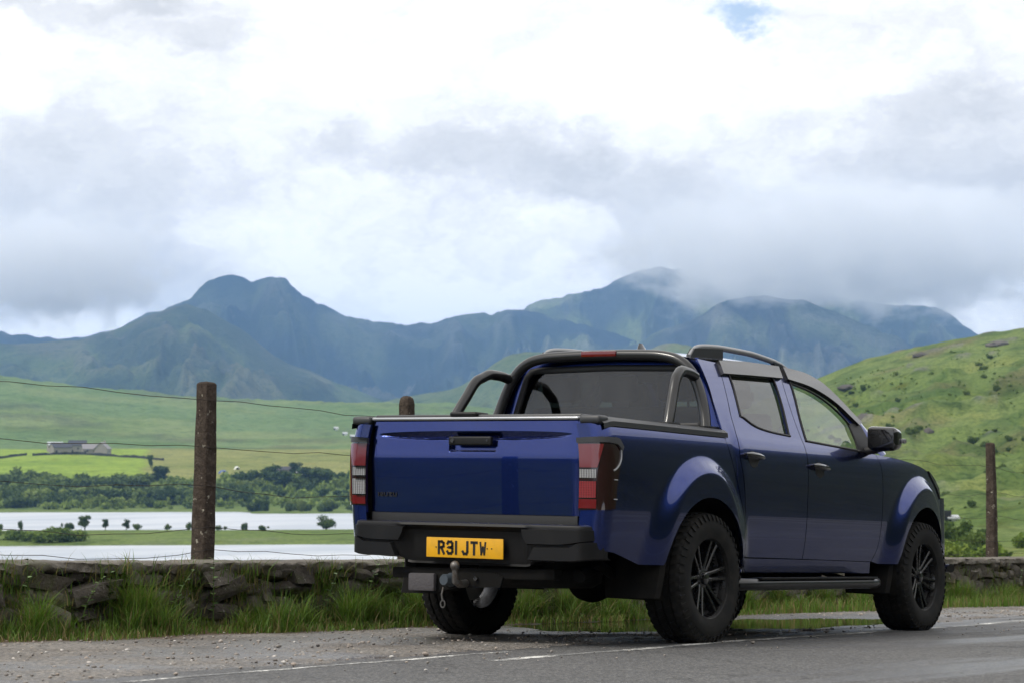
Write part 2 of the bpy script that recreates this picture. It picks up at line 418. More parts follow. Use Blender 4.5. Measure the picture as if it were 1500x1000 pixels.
def ground_z(u, r):
    i = np.clip(np.searchsorted(_zmap_u, u) - 1, 0, len(U) - 2); fu = (u - _zmap_u[i])/(_zmap_u[i+1] - _zmap_u[i])
    return float((1-fu)*np.interp(r, RR, _zmap[i]) + fu*np.interp(r, RR, _zmap[i+1]))
def ground_pt(u, r, dz=0.0):
    a = az_of(u); return Vector((CAM[0] + r*math.cos(a), CAM[1] + r*math.sin(a), ground_z(u, r) + dz))
def r_for_v(u, v, r0, r1):
    """range at which the ground along u is seen at picture height v"""
    best, br = 1e9, r0
    for r in np.linspace(r0, r1, 160):
        e = abs((ground_z(u, r) - CAM[2])/r - tan_el(u, v))
        if e < best: best, br = e, r
    return br

# ================================================================== lake
m, nt, out = new_mat('lake_water'); p = principled(nt, out, Base_Color=(.10, .13, .16), Roughness=.22, IOR=1.33, Specular_IOR_Level=.5)
gl = N(nt, 'ShaderNodeBsdfGlossy'); gl.inputs['Color'].default_value = (.84, .86, .89, 1); gl.inputs['Roughness'].default_value = .42; mxl = N(nt, 'ShaderNodeMixShader'); mxl.inputs[0].default_value = .88; nt.links.new(p.outputs[0], mxl.inputs[1]); nt.links.new(gl.outputs[0], mxl.inputs[2]); nt.links.new(mxl.outputs[0], out.inputs[0])
pos = geopos(nt); mp = N(nt, 'ShaderNodeMapping'); mp.inputs['Scale'].default_value = (1, 1, 1); nt.links.new(pos, mp.inputs[0])
w1 = noise(nt, .9, 5, .65, mp.outputs[0]); w2 = noise(nt, .02, 4, .5, mp.outputs[0])
bump(nt, math_n(nt, 'ADD', w1, math_n(nt, 'MULTIPLY', w2, .6)), p, .9, 1.0)
mp.inputs['Scale'].default_value = (.35, 1.6, 1); mp.inputs['Rotation'].default_value = (0, 0, -.98); st_ = noise(nt, .03, 6, .65, mp.outputs[0]); nt.links.new(math_n(nt, 'ADD', .24, math_n(nt, 'MULTIPLY', st_, .36)), gl.inputs['Roughness']); nt.links.new(ramp(nt, st_, [(.3, (.60, .64, .69)), (.6, (.78, .80, .83))]), gl.inputs['Color'])
M_lake = m
ang = np.linspace(az_of(-1500), az_of(1140), 90); ra = np.geomspace(95, 1000, 30)
V = np.array([[CAM[0] + r*math.cos(a), CAM[1] + r*math.sin(a), LAKE_Z] for a in ang for r in ra])
tag(link('lake', big_mesh('lake', V, grid_quads(90, 30)[:, ::-1], [M_lake])), kind='structure')

# ================================================================== mountains and far hills: ridges with two real flanks
def ridge(name, prof, r0, front, back, foot_z, mat, tint, nu=420, nt_=70, gully=1.0, seed=0, sharp=1.0, pull=None):
    us = np.array([p[0] for p in prof], float); vs = np.array([p[1] for p in prof], float); fv = pchip(us, vs)
    uu = np.linspace(us[0], us[-1], nu); t = np.concatenate([np.linspace(-1, 0, int(nt_*.72), endpoint=False), np.linspace(0, 1, nt_ - int(nt_*.72))])
    a = np.array([az_of(u) for u in uu]); arc = (a[0] - a)*r0                     # metres along the ridge
    small = fbm(arc/260 + seed, arc*0 + seed, 4)*.012*r0*.12
    rid = r0 + (pull(uu) if pull else 0)*np.ones(nu)
    rid = rid + fbm(arc/1500 + seed, arc*0 + 3.3 + seed, 3)*front*.18
    zt = np.array([zpix(u, float(fv(u)), r) for u, r in zip(uu, rid)])
    edge = np.clip(np.minimum(np.arange(nu), np.arange(nu)[::-1])/(nu*.06), 0, 1); 
    Tt, A = np.meshgrid(t, arc); R0 = rid[:, None]
    r = R0 + np.where(Tt < 0, Tt*front, Tt*back)
    s = np.abs(Tt); shape = (1 - s)**1.25*.85 + .15*(1 - s)
    H = (zt[:, None] - foot_z)
    # spurs and gullies that run down the flank
    A0_ = A; A = A + 190*fbm(A/420 + 31, Tt*2.2 + seed, 4) + 160*Tt*fbm(A/900 + seed, Tt*.7, 2)
    spur = .62*fbm(A/620 + seed*3 + Tt*.35, Tt*1.3 + seed, 5, ridged=True) + .38*fbm(A/190 + seed*5 + Tt*.8, Tt*2.0 + seed, 5, ridged=True)
    mid = np.sin(np.pi*np.clip(s, 0, 1))**.8
    z = foot_z + H*shape + H*mid*(spur - .45)*.42*gully + H*.05*mid*fbm(A/90, Tt*9 + seed, 4) 
    z += (H*.022*fbm(A/95 + 5, Tt*14, 4, g=.62) + H*.03*(fbm(A/230 + 2, Tt*5, 4, ridged=True) - .4))*(1 - s)*sharp
    AA = a[:, None]*np.ones_like(Tt)
    V = np.stack([CAM[0] + r*np.cos(AA), CAM[1] + r*np.sin(AA), z], -1)
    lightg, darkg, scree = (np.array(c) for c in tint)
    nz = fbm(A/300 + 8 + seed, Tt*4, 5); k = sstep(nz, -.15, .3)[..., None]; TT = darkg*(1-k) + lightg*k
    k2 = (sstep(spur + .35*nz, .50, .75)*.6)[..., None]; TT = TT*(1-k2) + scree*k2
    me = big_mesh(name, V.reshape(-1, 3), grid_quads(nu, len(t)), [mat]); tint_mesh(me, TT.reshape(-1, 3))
    return tag(link(name, me), kind='structure')
MT = ((.075, .09, .055), (.022, .030, .042), (.13, .135, .145))  # grass and slate tones, with extra blue painted in for haze
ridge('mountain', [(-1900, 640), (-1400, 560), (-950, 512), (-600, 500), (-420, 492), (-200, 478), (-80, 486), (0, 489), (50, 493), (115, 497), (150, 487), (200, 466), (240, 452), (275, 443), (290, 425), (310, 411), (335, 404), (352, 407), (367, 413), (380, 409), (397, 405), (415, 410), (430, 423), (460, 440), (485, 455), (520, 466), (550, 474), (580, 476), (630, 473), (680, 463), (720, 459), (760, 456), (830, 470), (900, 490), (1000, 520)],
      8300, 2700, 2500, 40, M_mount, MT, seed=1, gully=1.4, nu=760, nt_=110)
ridge('mountain', [(-1500, 640), (-900, 560), (-420, 520), (-200, 505), (0, 506), (100, 500), (170, 484), (230, 459), (265, 449), (300, 457), (345, 480), (400, 520), (470, 550), (560, 585), (640, 612)],
      6300, 2300, 1200, 30, M_mount, ((.12, .15, .055), (.05, .065, .04), (.15, .135, .11)), seed=4, gully=1.1, nt_=100, nu=560)
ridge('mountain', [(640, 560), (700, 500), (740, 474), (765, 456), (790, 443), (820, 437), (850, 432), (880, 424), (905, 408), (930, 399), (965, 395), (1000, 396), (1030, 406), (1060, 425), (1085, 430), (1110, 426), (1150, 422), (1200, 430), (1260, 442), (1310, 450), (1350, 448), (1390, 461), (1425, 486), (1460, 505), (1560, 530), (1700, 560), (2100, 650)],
      8900, 3300, 2600, 40, M_mount, ((.19, .215, .09), (.045, .054, .062), (.20, .20, .20)), seed=7, gully=1.15, nu=560, nt_=110)  # dark tone carries painted haze blue
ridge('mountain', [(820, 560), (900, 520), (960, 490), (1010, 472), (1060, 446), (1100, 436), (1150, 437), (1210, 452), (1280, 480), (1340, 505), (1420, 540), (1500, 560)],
      7600, 2000, 1500, 40, M_mount, ((.14, .155, .085), (.045, .048, .062), (.22, .21, .20)), seed=12, gully=1.1, nt_=100)  # haze blue put into the dark tone here too
ridge('hill', [(430, 615), (500, 600), (560, 588), (620, 577), (670, 566), (700, 552), (725, 534), (750, 521), (775, 517), (810, 518), (850, 528), (900, 528), (950, 514), (985, 504), (1010, 506), (1050, 522), (1120, 548), (1200, 575), (1300, 600)],
      4300, 900, 900, 25, M_hill, ((.17, .20, .075), (.11, .14, .055), (.16, .14, .11)), nu=260, nt_=50, seed=9, gully=.55)

# ================================================================== near ground: road, gravel layby, puddle, painted edge lines
m, nt, out = new_mat('asphalt'); p = principled(nt, out, Specular_IOR_Level=.45); co = objco(nt)
v = N(nt, 'ShaderNodeTexVoronoi'); setv(v, Scale=95.0); nt.links.new(co, v.inputs['Vector'])
big = noise(nt, .55, 5, .6, co); fine = noise(nt, 60, 4, .7, co)
mpn = N(nt, 'ShaderNodeMapping'); mpn.inputs['Scale'].default_value = (.10, .9, 1); nt.links.new(co, mpn.inputs[0])
streak = noise(nt, 1.2, 4, .55, mpn.outputs[0])
c = ramp(nt, v.outputs['Color'], [(0.0, (.024, .024, .025)), (.5, (.078, .077, .076)), (1.0, (.21, .207, .20))])
c = mixc(nt, smooth(nt, big, .35, .7), c, (.75, .75, .76), 'MULTIPLY')
wv_ = N(nt, 'ShaderNodeTexVoronoi', feature='DISTANCE_TO_EDGE'); setv(wv_, Scale=.55); dm = N(nt, 'ShaderNodeVectorMath', operation='ADD'); nn_ = N(nt, 'ShaderNodeTexNoise'); setv(nn_, Scale=2.5, Detail=5.0); nt.links.new(co, nn_.inputs['Vector']); sc_n = N(nt, 'ShaderNodeVectorMath', operation='SCALE'); sc_n.inputs['Scale'].default_value = .5; nt.links.new(nn_.outputs['Color'], sc_n.inputs[0]); nt.links.new(co, dm.inputs[0]); nt.links.new(sc_n.outputs[0], dm.inputs[1]); nt.links.new(dm.outputs[0], wv_.inputs['Vector'])
c = mixc(nt, math_n(nt, 'MULTIPLY', smooth(nt, wv_.outputs['Distance'], .010, .003), .6), c, (.30, .30, .31), 'MULTIPLY')
wet = smooth(nt, streak, .47, .60)
c = mixc(nt, math_n(nt, 'MULTIPLY', wet, .5), c, (.5, .5, .52), 'MULTIPLY')
nt.links.new(c, p.inputs['Base Color'])
nt.links.new(math_n(nt, 'SUBTRACT', .72, math_n(nt, 'MULTIPLY', wet, .36)), p.inputs['Roughness'])
bump(nt, math_n(nt, 'ADD', v.outputs['Distance'], fine), p, .55, .006); M_asphalt = m

m, nt, out = new_mat('wet_gravel'); p = principled(nt, out, Specular_IOR_Level=.4); co = objco(nt)
v = N(nt, 'ShaderNodeTexVoronoi'); setv(v, Scale=58.0, Randomness=1.0); nt.links.new(co, v.inputs['Vector'])
v2 = N(nt, 'ShaderNodeTexVoronoi'); setv(v2, Scale=140.0); nt.links.new(co, v2.inputs['Vector'])
c = ramp(nt, v.outputs['Color'], [(0, (.025, .023, .021)), (.35, (.16, .15, .138)), (.6, (.27, .25, .228)), (.8, (.33, .285, .24)), (1, (.58, .56, .53))])
c = mixc(nt, .4, c, ramp(nt, v2.outputs['Color'], [(0, (.03, .028, .026)), (1, (.30, .28, .255))]))
dirt = noise(nt, 1.3, 6, .6, co)
c = mixc(nt, smooth(nt, dirt, .42, .68), c, (.70, .66, .62), 'MULTIPLY')
damp = smooth(nt, noise(nt, .8, 4, .5, co), .42, .58)
c = mixc(nt, math_n(nt, 'MULTIPLY', damp, .6), c, (.50, .51, .54), 'MULTIPLY')
sy_ = N(nt, 'ShaderNodeSeparateXYZ'); nt.links.new(co, sy_.inputs[0]); soil = smooth(nt, math_n(nt, 'ADD', sy_.outputs[1], math_n(nt, 'MULTIPLY', math_n(nt, 'SUBTRACT', noise(nt, 2.3, 5, .65, co), .5), .7)), 1.48, 1.78)
c = mixc(nt, soil, c, mixc(nt, noise(nt, 40, 4, .7, co), (.035, .022, .013), (.13, .075, .04)))
ex = math_n(nt, 'DIVIDE', math_n(nt, 'SUBTRACT', sy_.outputs[0], 3.3), 3.1); ey = math_n(nt, 'DIVIDE', math_n(nt, 'SUBTRACT', sy_.outputs[1], .75), 1.15)
wetp = smooth(nt, math_n(nt, 'ADD', math_n(nt, 'ADD', math_n(nt, 'MULTIPLY', ex, ex), math_n(nt, 'MULTIPLY', ey, ey)), math_n(nt, 'MULTIPLY', math_n(nt, 'SUBTRACT', noise(nt, 2.5, 5, .6, co), .5), 1.6)), 1.25, .75); c = mixc(nt, wetp, c, (.30, .30, .31), 'MULTIPLY'); damp = math_n(nt, 'MAXIMUM', damp, wetp)
nt.links.new(c, p.inputs['Base Color']); nt.links.new(math_n(nt, 'SUBTRACT', .8, math_n(nt, 'MULTIPLY', damp, .5)), p.inputs['Roughness'])
bump(nt, math_n(nt, 'ADD', v.outputs['Distance'], math_n(nt, 'MULTIPLY', v2.outputs['Distance'], .5)), p, .9, .012); M_gravel = m

def ye(x):                                   # ragged edge between layby and carriageway
    x = np.asarray(x, float); return np.interp(x, [-40, -5, -1.6, 0, 3, 8, 30], [-1.1, -.99, -.54, -.5, -.42, .1, .6])
xs = np.concatenate([np.linspace(-60, -9, 26, endpoint=False), np.linspace(-9, 16, 200, endpoint=False), np.linspace(16, 150, 60)])
ys = np.concatenate([np.linspace(-11.2, -4, 20, endpoint=False), np.linspace(-4, .9, 60)])
XX, YY = np.meshgrid(xs, ys, indexing='ij'); ZZ = .006*fbm(XX*.7, YY*.7, 3) - .02*sstep(YY, ye(XX) + .15, ye(XX) + .5) - .25*sstep(-YY, 10.2, 11.2)
tag(link('road', big_mesh('road', np.stack([XX, YY, ZZ], -1).reshape(-1, 3), grid_quads(len(xs), len(ys)), [M_asphalt]), mtx=ROAD), kind='structure')
xs = np.concatenate([np.linspace(-30, -7, 40, endpoint=False), np.linspace(-7, 14, 330, endpoint=False), np.linspace(14, 60, 60)])
ys = np.linspace(-1.5, 2.45, 90)
XX, YY = np.meshgrid(xs, ys, indexing='ij')
rag = .22*fbm(XX*1.6, YY*1.6, 4) + .10*fbm(XX*7, YY*7, 3)
ZZ = .007 + .010*fbm(XX*1.1, YY*1.1, 4) + .005*fbm(XX*6, YY*6, 3) - .05*sstep(ye(XX) - YY + rag, -.08, .10) + .06*sstep(YY, 1.75, 2.3)
pudw = fbm(XX*1.3 + 5, YY*1.3, 4)*.35
pud = 1 - sstep(np.sqrt(((XX - 3.3)/2.5)**2 + ((YY - .80 + .12*(XX - 3.3))/.95)**2) + pudw, .75, 1.15)
ZZ = ZZ*(1 - pud) + pud*(-.024 + .016*fbm(XX*3, YY*3, 3))
tag(link('layby', big_mesh('layby', np.stack([XX, YY, ZZ], -1).reshape(-1, 3), grid_quads(len(xs), len(ys)), [M_gravel]), mtx=ROAD), kind='structure')
m, nt, out = new_mat('puddle_water'); p = principled(nt, out, Base_Color=(.012, .011, .009), Roughness=.03, IOR=1.33, Specular_IOR_Level=.5)
bump(nt, noise(nt, 9, 3, .5, objco(nt)), p, .06, .01); M_puddle = m
V = [(x, y, -.003) for x in np.linspace(.3, 6.6, 24) for y in np.linspace(-.15, 1.75, 10)]
tag(link('puddle', big_mesh('puddle', V, grid_quads(24, 10), [M_puddle]), mtx=ROAD), kind='structure')

m, nt, out = new_mat('worn_road_paint'); p = principled(nt, out, Roughness=.7); co = objco(nt)
w = smooth(nt, math_n(nt, 'ADD', noise(nt, 30, 5, .75, co), math_n(nt, 'MULTIPLY', noise(nt, 2.2, 3, .5, co), .6)), .66, .84)
nt.links.new(mixc(nt, w, (.72, .71, .67), (.12, .12, .118)), p.inputs['Base Color']); M_line = m
def line(pts, w):
    P = np.array(pts, float); f = pchip(P[:, 0], P[:, 1]); x = np.linspace(P[0, 0], P[-1, 0], 90)
    j = fbm(x*4, x*0, 3)*.012
    V = np.concatenate([np.stack([x, f(x) - w/2 + j, .0016 + 0*x], 1), np.stack([x, f(x) + w/2 + j, .0016 + 0*x], 1)])
    n = len(x); Q = [(i, i + 1, n + i + 1, n + i) for i in range(n - 1)]
    V[:, 2] += .006*fbm(V[:, 0]*.7, V[:, 1]*.7, 3)
    tag(link('edge_line', big_mesh('edge_line', V, Q, [M_line]), mtx=ROAD), kind='structure')
line([(-2.6, -1.17), (-.99, -1.0), (.6, -.87), (3.89, -.71), (6.7, -.40), (12, .1)], .085)
line([(-5.6, -1.15), (-5, -1.10), (-3.2, -.86), (-1.75, -.68)], .05)

# loose stones on the layby and along the edge of the tarmac
def lump(n=1, jit=.25):
    bm = bmesh.new(); bmesh.ops.create_icosphere(bm, subdivisions=n, radius=1)
    V = np.array([v.co[:] for v in bm.verts]); V *= (1 + rng.normal(size=(len(V), 1))*jit); Fc = np.array([[v.index for v in f.verts] for f in bm.faces]); bm.free(); return V, Fc
Vs, Fs = [], []; nb = 0
for k in range(4500):
    x = rng.uniform(-7, 13); y = rng.uniform(-1.6, 2.1)
    e = float(ye(x));
    if y < e - .05 and rng.random() > .12: continue
    if ((x - 3.3)/2.5)**2 + ((y - .80 + .12*(x - 3.3))/.95)**2 < 1.2: continue
    V, Fc = lump(1, .18); s = rng.gamma(2.0, .0016) + .003; s = min(s, .015)
    V = V*np.array([1.25, 1, .7])*s; a = rng.uniform(0, 6.28); R2 = np.array([[math.cos(a), -math.sin(a), 0], [math.sin(a), math.cos(a), 0], [0, 0, 1]])
    Vs.append(V@R2.T + [x, y, .007 + s*.3]); Fs.append(Fc + nb); nb += len(V)
m, nt, out = new_mat('pebbles'); p = principled(nt, out, Roughness=.75)
g = N(nt, 'ShaderNodeNewGeometry'); nt.links.new(ramp(nt, g.outputs['Random Per Island'], [(0, (.10, .09, .085)), (.5, (.26, .235, .21)), (.85, (.36, .30, .25)), (1, (.60, .58, .55))]), p.inputs['Base Color']); M_peb = m
tag(link('loose_gravel', big_mesh('loose_gravel', np.concatenate(Vs), np.concatenate(Fs), [M_peb], smooth=False), mtx=ROAD), 'loose grey and tan stones scattered over the layby', 'gravel', kind='stuff')

# ================================================================== dry stone wall
def stone_mat(name, lo, mid, hi, moss=.5):
    m, nt, out = new_mat(name); p = principled(nt, out, Roughness=.9, Specular_IOR_Level=.25); co = geopos(nt)
    oi = N(nt, 'ShaderNodeObjectInfo'); a = noise(nt, 9, 6, .65, co); b = noise(nt, 45, 5, .7, co)
    c = ramp(nt, math_n(nt, 'ADD', math_n(nt, 'MULTIPLY', a, .75), math_n(nt, 'MULTIPLY', oi.outputs['Random'], .35)), [(.25, lo), (.5, mid), (.85, hi)])
    c = mixc(nt, math_n(nt, 'MULTIPLY', smooth(nt, b, .4, .7), .5), c, (.45, .43, .42), 'MULTIPLY')
    mo = math_n(nt, 'MULTIPLY', smooth(nt, noise(nt, 5, 5, .6, co), .52, .66), moss)
    c = mixc(nt, mo, c, (.075, .09, .025))
    li = smooth(nt, noise(nt, 26, 3, .5, co), .66, .72); c = mixc(nt, math_n(nt, 'MULTIPLY', li, .6), c, (.38, .37, .33))
    nt.links.new(c, p.inputs['Base Color']); bump(nt, math_n(nt, 'ADD', a, math_n(nt, 'MULTIPLY', b, .5)), p, .8, .03); return m
M_stone = stone_mat('wall_stone', (.05, .044, .037), (.108, .094, .08), (.23, .208, .178))
M_core = stone_mat('wall_core', (.018, .016, .014), (.03, .027, .024), (.05, .045, .04), .3)
M_cope = stone_mat('wall_coping', (.06, .052, .045), (.14, .125, .105), (.25, .23, .20), .35)
WALLM = ROAD @ Matrix.Rotation(-.0055, 4, 'Y')
wall = empty('stone_wall', mtx=WALLM); tag(wall, 'low mossy rubble stone wall with a flat coping behind the pickup', 'wall')
WY, WT = 2.14, .42
core = MB(); core.box((-16, WY + .09, -.3), (44, WY + .36, .372)); core.build('wall_core', M_core, wall)
# stones: rounded, chipped blocks shared between a few shapes
shapes = []
for k in range(14):
    bm = bmesh.new(); bmesh.ops.create_cube(bm, size=2); bmesh.ops.subdivide_edges(bm, edges=bm.edges[:], cuts=1, use_grid_fill=True)
    for v in bm.verts:
        c = v.co.copy(); s = c / max(abs(c.x), abs(c.y), abs(c.z)); n = c.normalized()
        c = c*.66 + n*.44; v.co = c + Vector(rng.normal(size=3)*.11)
    me = bpy.data.meshes.new('stone'); bm.to_mesh(me); bm.free(); me.materials.append(M_stone)
    me.polygons.foreach_set('use_smooth', [True]*len(me.polygons)); me.set_sharp_from_angle(angle=math.radians(38)); shapes.append(me)
def stones(x0, x1, joined=None):
    z = -.05; row = 0; out = []
    hs = [.135, .12, .10, .085]
    for h in hs:
        x = x0 + rng.uniform(0, .1)
        while x < x1:
            w = min(max(rng.gamma(4.2, .062), .09), .46)*(1.0 if row < 3 else 1.15); hh = h*rng.uniform(.72, 1.3)
            out.append((x + w/2, WY + .13 + rng.uniform(-.055, .035), z + h/2 + rng.uniform(-.012, .012), w/2*.98, .17, hh/2*1.04, rng.integers(14), rng.normal()*.06)); x += w*rng.uniform(.94, 1.03)
        z += h; row += 1
    return out
st = stones(-3.7, 14.4)
print('stones', len(st))
for (x, y, z, a, b, c, k, rz) in st[:300]:
    o = bpy.data.objects.new('stone', shapes[k]); col.objects.link(o); o.parent = wall
    o.location = (x, y, z); o.scale = (a, b, c); o.rotation_euler = (rng.normal()*.08, rng.normal()*.12, rz + (math.pi if rng.random() < .5 else 0))
rest = st[300:] + stones(-14, -3.8) + stones(14.5, 40)
Vs, Fs = [], []; nb = 0
for (x, y, z, a, b, c, k, rz) in rest:
    me = shapes[k]; V = np.array([v.co[:] for v in me.vertices])*[a, b, c] + [x, y, z]; Fc = np.array([q.vertices[:] for q in me.polygons]); Vs.append(V); Fs.append(Fc + nb); nb += len(V)
o = link('stone_run', big_mesh('stone_run', np.concatenate(Vs), np.concatenate(Fs), [M_stone]), wall); o['kind'] = 'stuff'
# coping: uneven slab
xs = np.concatenate([np.linspace(-16, -5, 120, endpoint=False), np.linspace(-5, 15, 1300, endpoint=False), np.linspace(15, 44, 220)]); sec = [(WY + .06, .375), (WY - .02, .378), (WY - .045, .386), (WY - .05, .40), (WY - .05, .415), (WY - .046, .428), (WY - .038, .436), (WY + .0, .441), (WY + .1, .443), (WY + .2, .446), (WY + .40, .44), (WY + .45, .42), (WY + .45, .365)]
G = []
for x in xs:
    a = float(fbm(np.array([x*2.1]), np.array([.3]), 4)[0]); b = float(fbm(np.array([x*7]), np.array([5.3]), 3)[0])
    c_ = [float(q) for q in fbm(np.full(len(sec), x*16.), np.arange(len(sec))*.55, 3)]; d_ = [float(q) for q in fbm(np.full(len(sec), x*3.3), np.arange(len(sec))*.3 + 40, 3)]
    G.append([(x, y + .03*a*(1 if y < WY + .1 else .4) + .012*b + .014*c_[i] + .03*d_[i]*(1 if i < 7 else 0), z + .012*a + .006*b + .007*c_[i] - (.035*max(0, d_[i] + .2) if i in (1, 2, 3) else 0)) for i, (y, z) in enumerate(sec)])
cp = MB(); cp.grid(G, flip=False); cp.build('coping', M_cope, wall, 60)

# ================================================================== post and wire fence on the wall
m, nt, out = new_mat('weathered_post'); p = principled(nt, out, Roughness=.92, Specular_IOR_Level=.2); co = geopos(nt)
a = noise(nt, 14, 6, .7, co); b = noise(nt, 60, 5, .7, co)
c = ramp(nt, math_n(nt, 'ADD', math_n(nt, 'MULTIPLY', a, .6), math_n(nt, 'MULTIPLY', b, .4)), [(.3, (.024, .018, .015)), (.5, (.068, .052, .042)), (.7, (.145, .118, .095))])
li = smooth(nt, noise(nt, 22, 3, .55, co), .64, .70); c = mixc(nt, li, c, (.40, .37, .30))
nt.links.new(c, p.inputs['Base Color']); bump(nt, math_n(nt, 'ADD', a, b), p, .9, .02); M_post = m
m, nt, out = new_mat('rusty_wire'); p = principled(nt, out, Base_Color=(.045, .035, .03), Roughness=.7, Metallic=.4); M_wire = m
fence = empty('wire_fence', mtx=WALLM); tag(fence, 'old five wire fence on dark lichen-spotted posts along the wall', 'fence')
posts = [(-7.4, 1.58), (-5.15, 1.58), (-2.95, 1.56), (-.62, 1.565, .066, .052), (1.56, 1.56, .055, .045), (3.85, 1.5), (6.1, 1.56), (8.35, 1.3), (10.6, 1.05), (12.85, 1.74, .066, .045), (15.1, 1.6), (17.3, 1.6), (19.6, 1.6)]
FY = WY + .30
def post(x, h, wb=.06, wt=.048, rnd=False):
    nz = 22; G = []; nn = 20
    for i in range(nz + 4):
        t = min(i/nz, 1); z = -.2 + (h + .2)*t; k = 1.0
        if i > nz: k = (.93, .78, .45)[i - nz - 1]; z = h + (.012, .024, .03)[i - nz - 1]*(2.0 if rnd else .6)
        hw = (wb + (wt - wb)*t)*k; row = []
        for q in range(nn):
            an = 2*math.pi*q/nn; c, s = math.cos(an), math.sin(an); e = .34
            px = math.copysign(abs(c)**e, c)*hw; py = math.copysign(abs(s)**e, s)*hw
            n = float(fbm(np.array([z*6 + x*3 + c*1.5]), np.array([s*1.5 + x]), 4)[0])*.006
            row.append((x + px*(1 + n/hw) + .012*math.sin(z*2 + x)*t, FY + py*(1 + n/hw), z))
        G.append(row)
    mb = MB(); GT = [[G[i][q] for i in range(len(G))] for q in range(nn)]; mb.grid(GT, flip=False, wrap_u=True)
    b = len(mb.v); mb.v.append((x + .012*math.sin(h*2 + x), FY, G[-1][0][2] + .004)); n2 = len(G)
    for q in range(nn): mb.f.append((q*n2 + n2 - 1, ((q + 1) % nn)*n2 + n2 - 1, b))
    mb.build('fence_post', M_post, fence, 50)
for pz in posts:
    post(pz[0], pz[1], *(pz[2:] or (.058, .048)), rnd=(pz[0] == 1.56))
wires_z = [1.475, 1.175, .91, .64, .50]
for wz in wires_z:
    path = []
    for (a, b) in zip(posts[:-1], posts[1:]):
        for t in np.linspace(0, 1, 9)[:-1]:
            x = a[0] + (b[0] - a[0])*t; sag = .028*4*t*(1 - t)*(1 + .5*math.sin(wz*9 + a[0]))
            path.append((x, FY - .062, wz - sag + .012*math.sin(x*3.1 + wz*5) + .006*math.sin(x*9 + wz*3)))
    mb = MB(); mb.tube(path, .0022, 6); mb.build('wire', M_wire, fence, 60)

# ================================================================== verge: grass and weeds at the foot of the wall
def grass_mat(name):
    m, nt, out = new_mat(name); p = principled(nt, out, Roughness=.6, Specular_IOR_Level=.3)
    at = N(nt, 'ShaderNodeAttribute', attribute_name='tint'); nt.links.new(at.outputs['Color'], p.inputs['Base Color'])
    tr = N(nt, 'ShaderNodeBsdfTranslucent'); nt.links.new(mixc(nt, .5, at.outputs['Color'], (.12, .20, .02)), tr.inputs['Color'])
    mx = N(nt, 'ShaderNodeMixShader'); mx.inputs[0].default_value = .35; nt.links.new(p.outputs[0], mx.inputs[1]); nt.links.new(tr.outputs[0], mx.inputs[2]); nt.links.new(mx.outputs[0], out.inputs[0]); return m
M_grass = grass_mat('grass_blades')
def blades(n, xf, yf, hf, zf, wid=.0035, straw=.25, seg=4, lean=.6, clump=None):
    """n curved blades as one mesh; returns verts, quads, tints"""
    x = xf(n); y = yf(x, n); h = hf(x, y, n); z0 = zf(x, y)
    a = rng.uniform(0, 2*np.pi, n); bend = rng.uniform(.1, 1.0, n)*lean*h; tw = a + np.pi/2 + rng.normal(size=n)*.4
    t = np.linspace(0, 1, seg + 1)
    cx = x[:, None] + np.cos(a)[:, None]*bend[:, None]*t**2; cy_ = y[:, None] + np.sin(a)[:, None]*bend[:, None]*t**2; cz = z0[:, None] + h[:, None]*(t - .22*(bend/h)[:, None]*t**3)
    w = wid*rng.uniform(.6, 1.5, n)[:, None]*(1 - t**1.6*.92)
    dx, dy = np.cos(tw)[:, None]*w, np.sin(tw)[:, None]*w
    Vv = np.stack([np.stack([cx - dx, cy_ - dy, cz], -1), np.stack([cx + dx, cy_ + dy, cz], -1)], 2)  # n, seg+1, 2, 3
    base = (np.arange(n)*(seg + 1)*2)[:, None]; k = np.arange(seg)[None, :]*2
    Q = np.stack([base + k, base + k + 1, base + k + 3, base + k + 2], -1).reshape(-1, 4)
    g = rng.random(n)[:, None]; gr = np.array([.06, .135, .018])*(1-g) + np.array([.145, .245, .035])*g
    st_ = (rng.random(n) < straw)[:, None]; gr = np.where(st_, np.array([.24, .19, .08])*(.6 + .6*g), gr)
    Tn = np.repeat(gr[:, None, :], (seg + 1)*2, 1)
    return Vv.reshape(-1, 3), Q, Tn.reshape(-1, 3)
def grass_obj(name, sets, label, mtx=ROAD):
    V, Q, T = [], [], []; nb = 0
    for v, q, t in sets: V.append(v); Q.append(q + nb); T.append(t); nb += len(v)
    me = big_mesh(name, np.concatenate(V), np.concatenate(Q), [M_grass]); tint_mesh(me, np.concatenate(T))
    return tag(link(name, me, mtx=mtx), label, 'grass', kind='stuff')
sets = []
zf = lambda x, y: .0 + .06*sstep(y, 1.75, 2.3)
clx = rng.uniform(-6, 16, 190); cly = rng.uniform(1.72, 2.10, 190); clh = np.clip(rng.gamma(3, .036, 190), .05, .24)
big_t = [(-3.15, .17), (-2.75, .20), (-2.35, .18), (-1.72, .40), (-1.5, .34), (-.55, .22), (-.2, .27), (.15, .34), (.4, .36), (.65, .38), (.9, .36), (1.15, .34), (1.45, .36), (1.75, .3), (2.1, .34), (2.5, .3), (3.0, .34), (3.5, .3), (4.2, .3), (5, .32), (5.8, .3), (6.6, .3), (7.4, .3), (8.2, .28), (9, .3), (9.8, .26), (10.6, .3), (11.2, .22), (12.2, .24), (12.9, .22), (13.6, .22)]
CX = np.concatenate([clx] + [np.array([b[0] + rng.normal()*.06 for _ in range(3)]) for b in big_t]); CY = np.concatenate([cly] + [rng.uniform(1.82, 2.06, 3) for b in big_t]); CH = np.concatenate([clh] + [b[1]*rng.uniform(.4, .88, 3)*(.8 if b[0] < -1.9 else 1) for b in big_t])
wt = CH*CH; wt /= wt.sum()
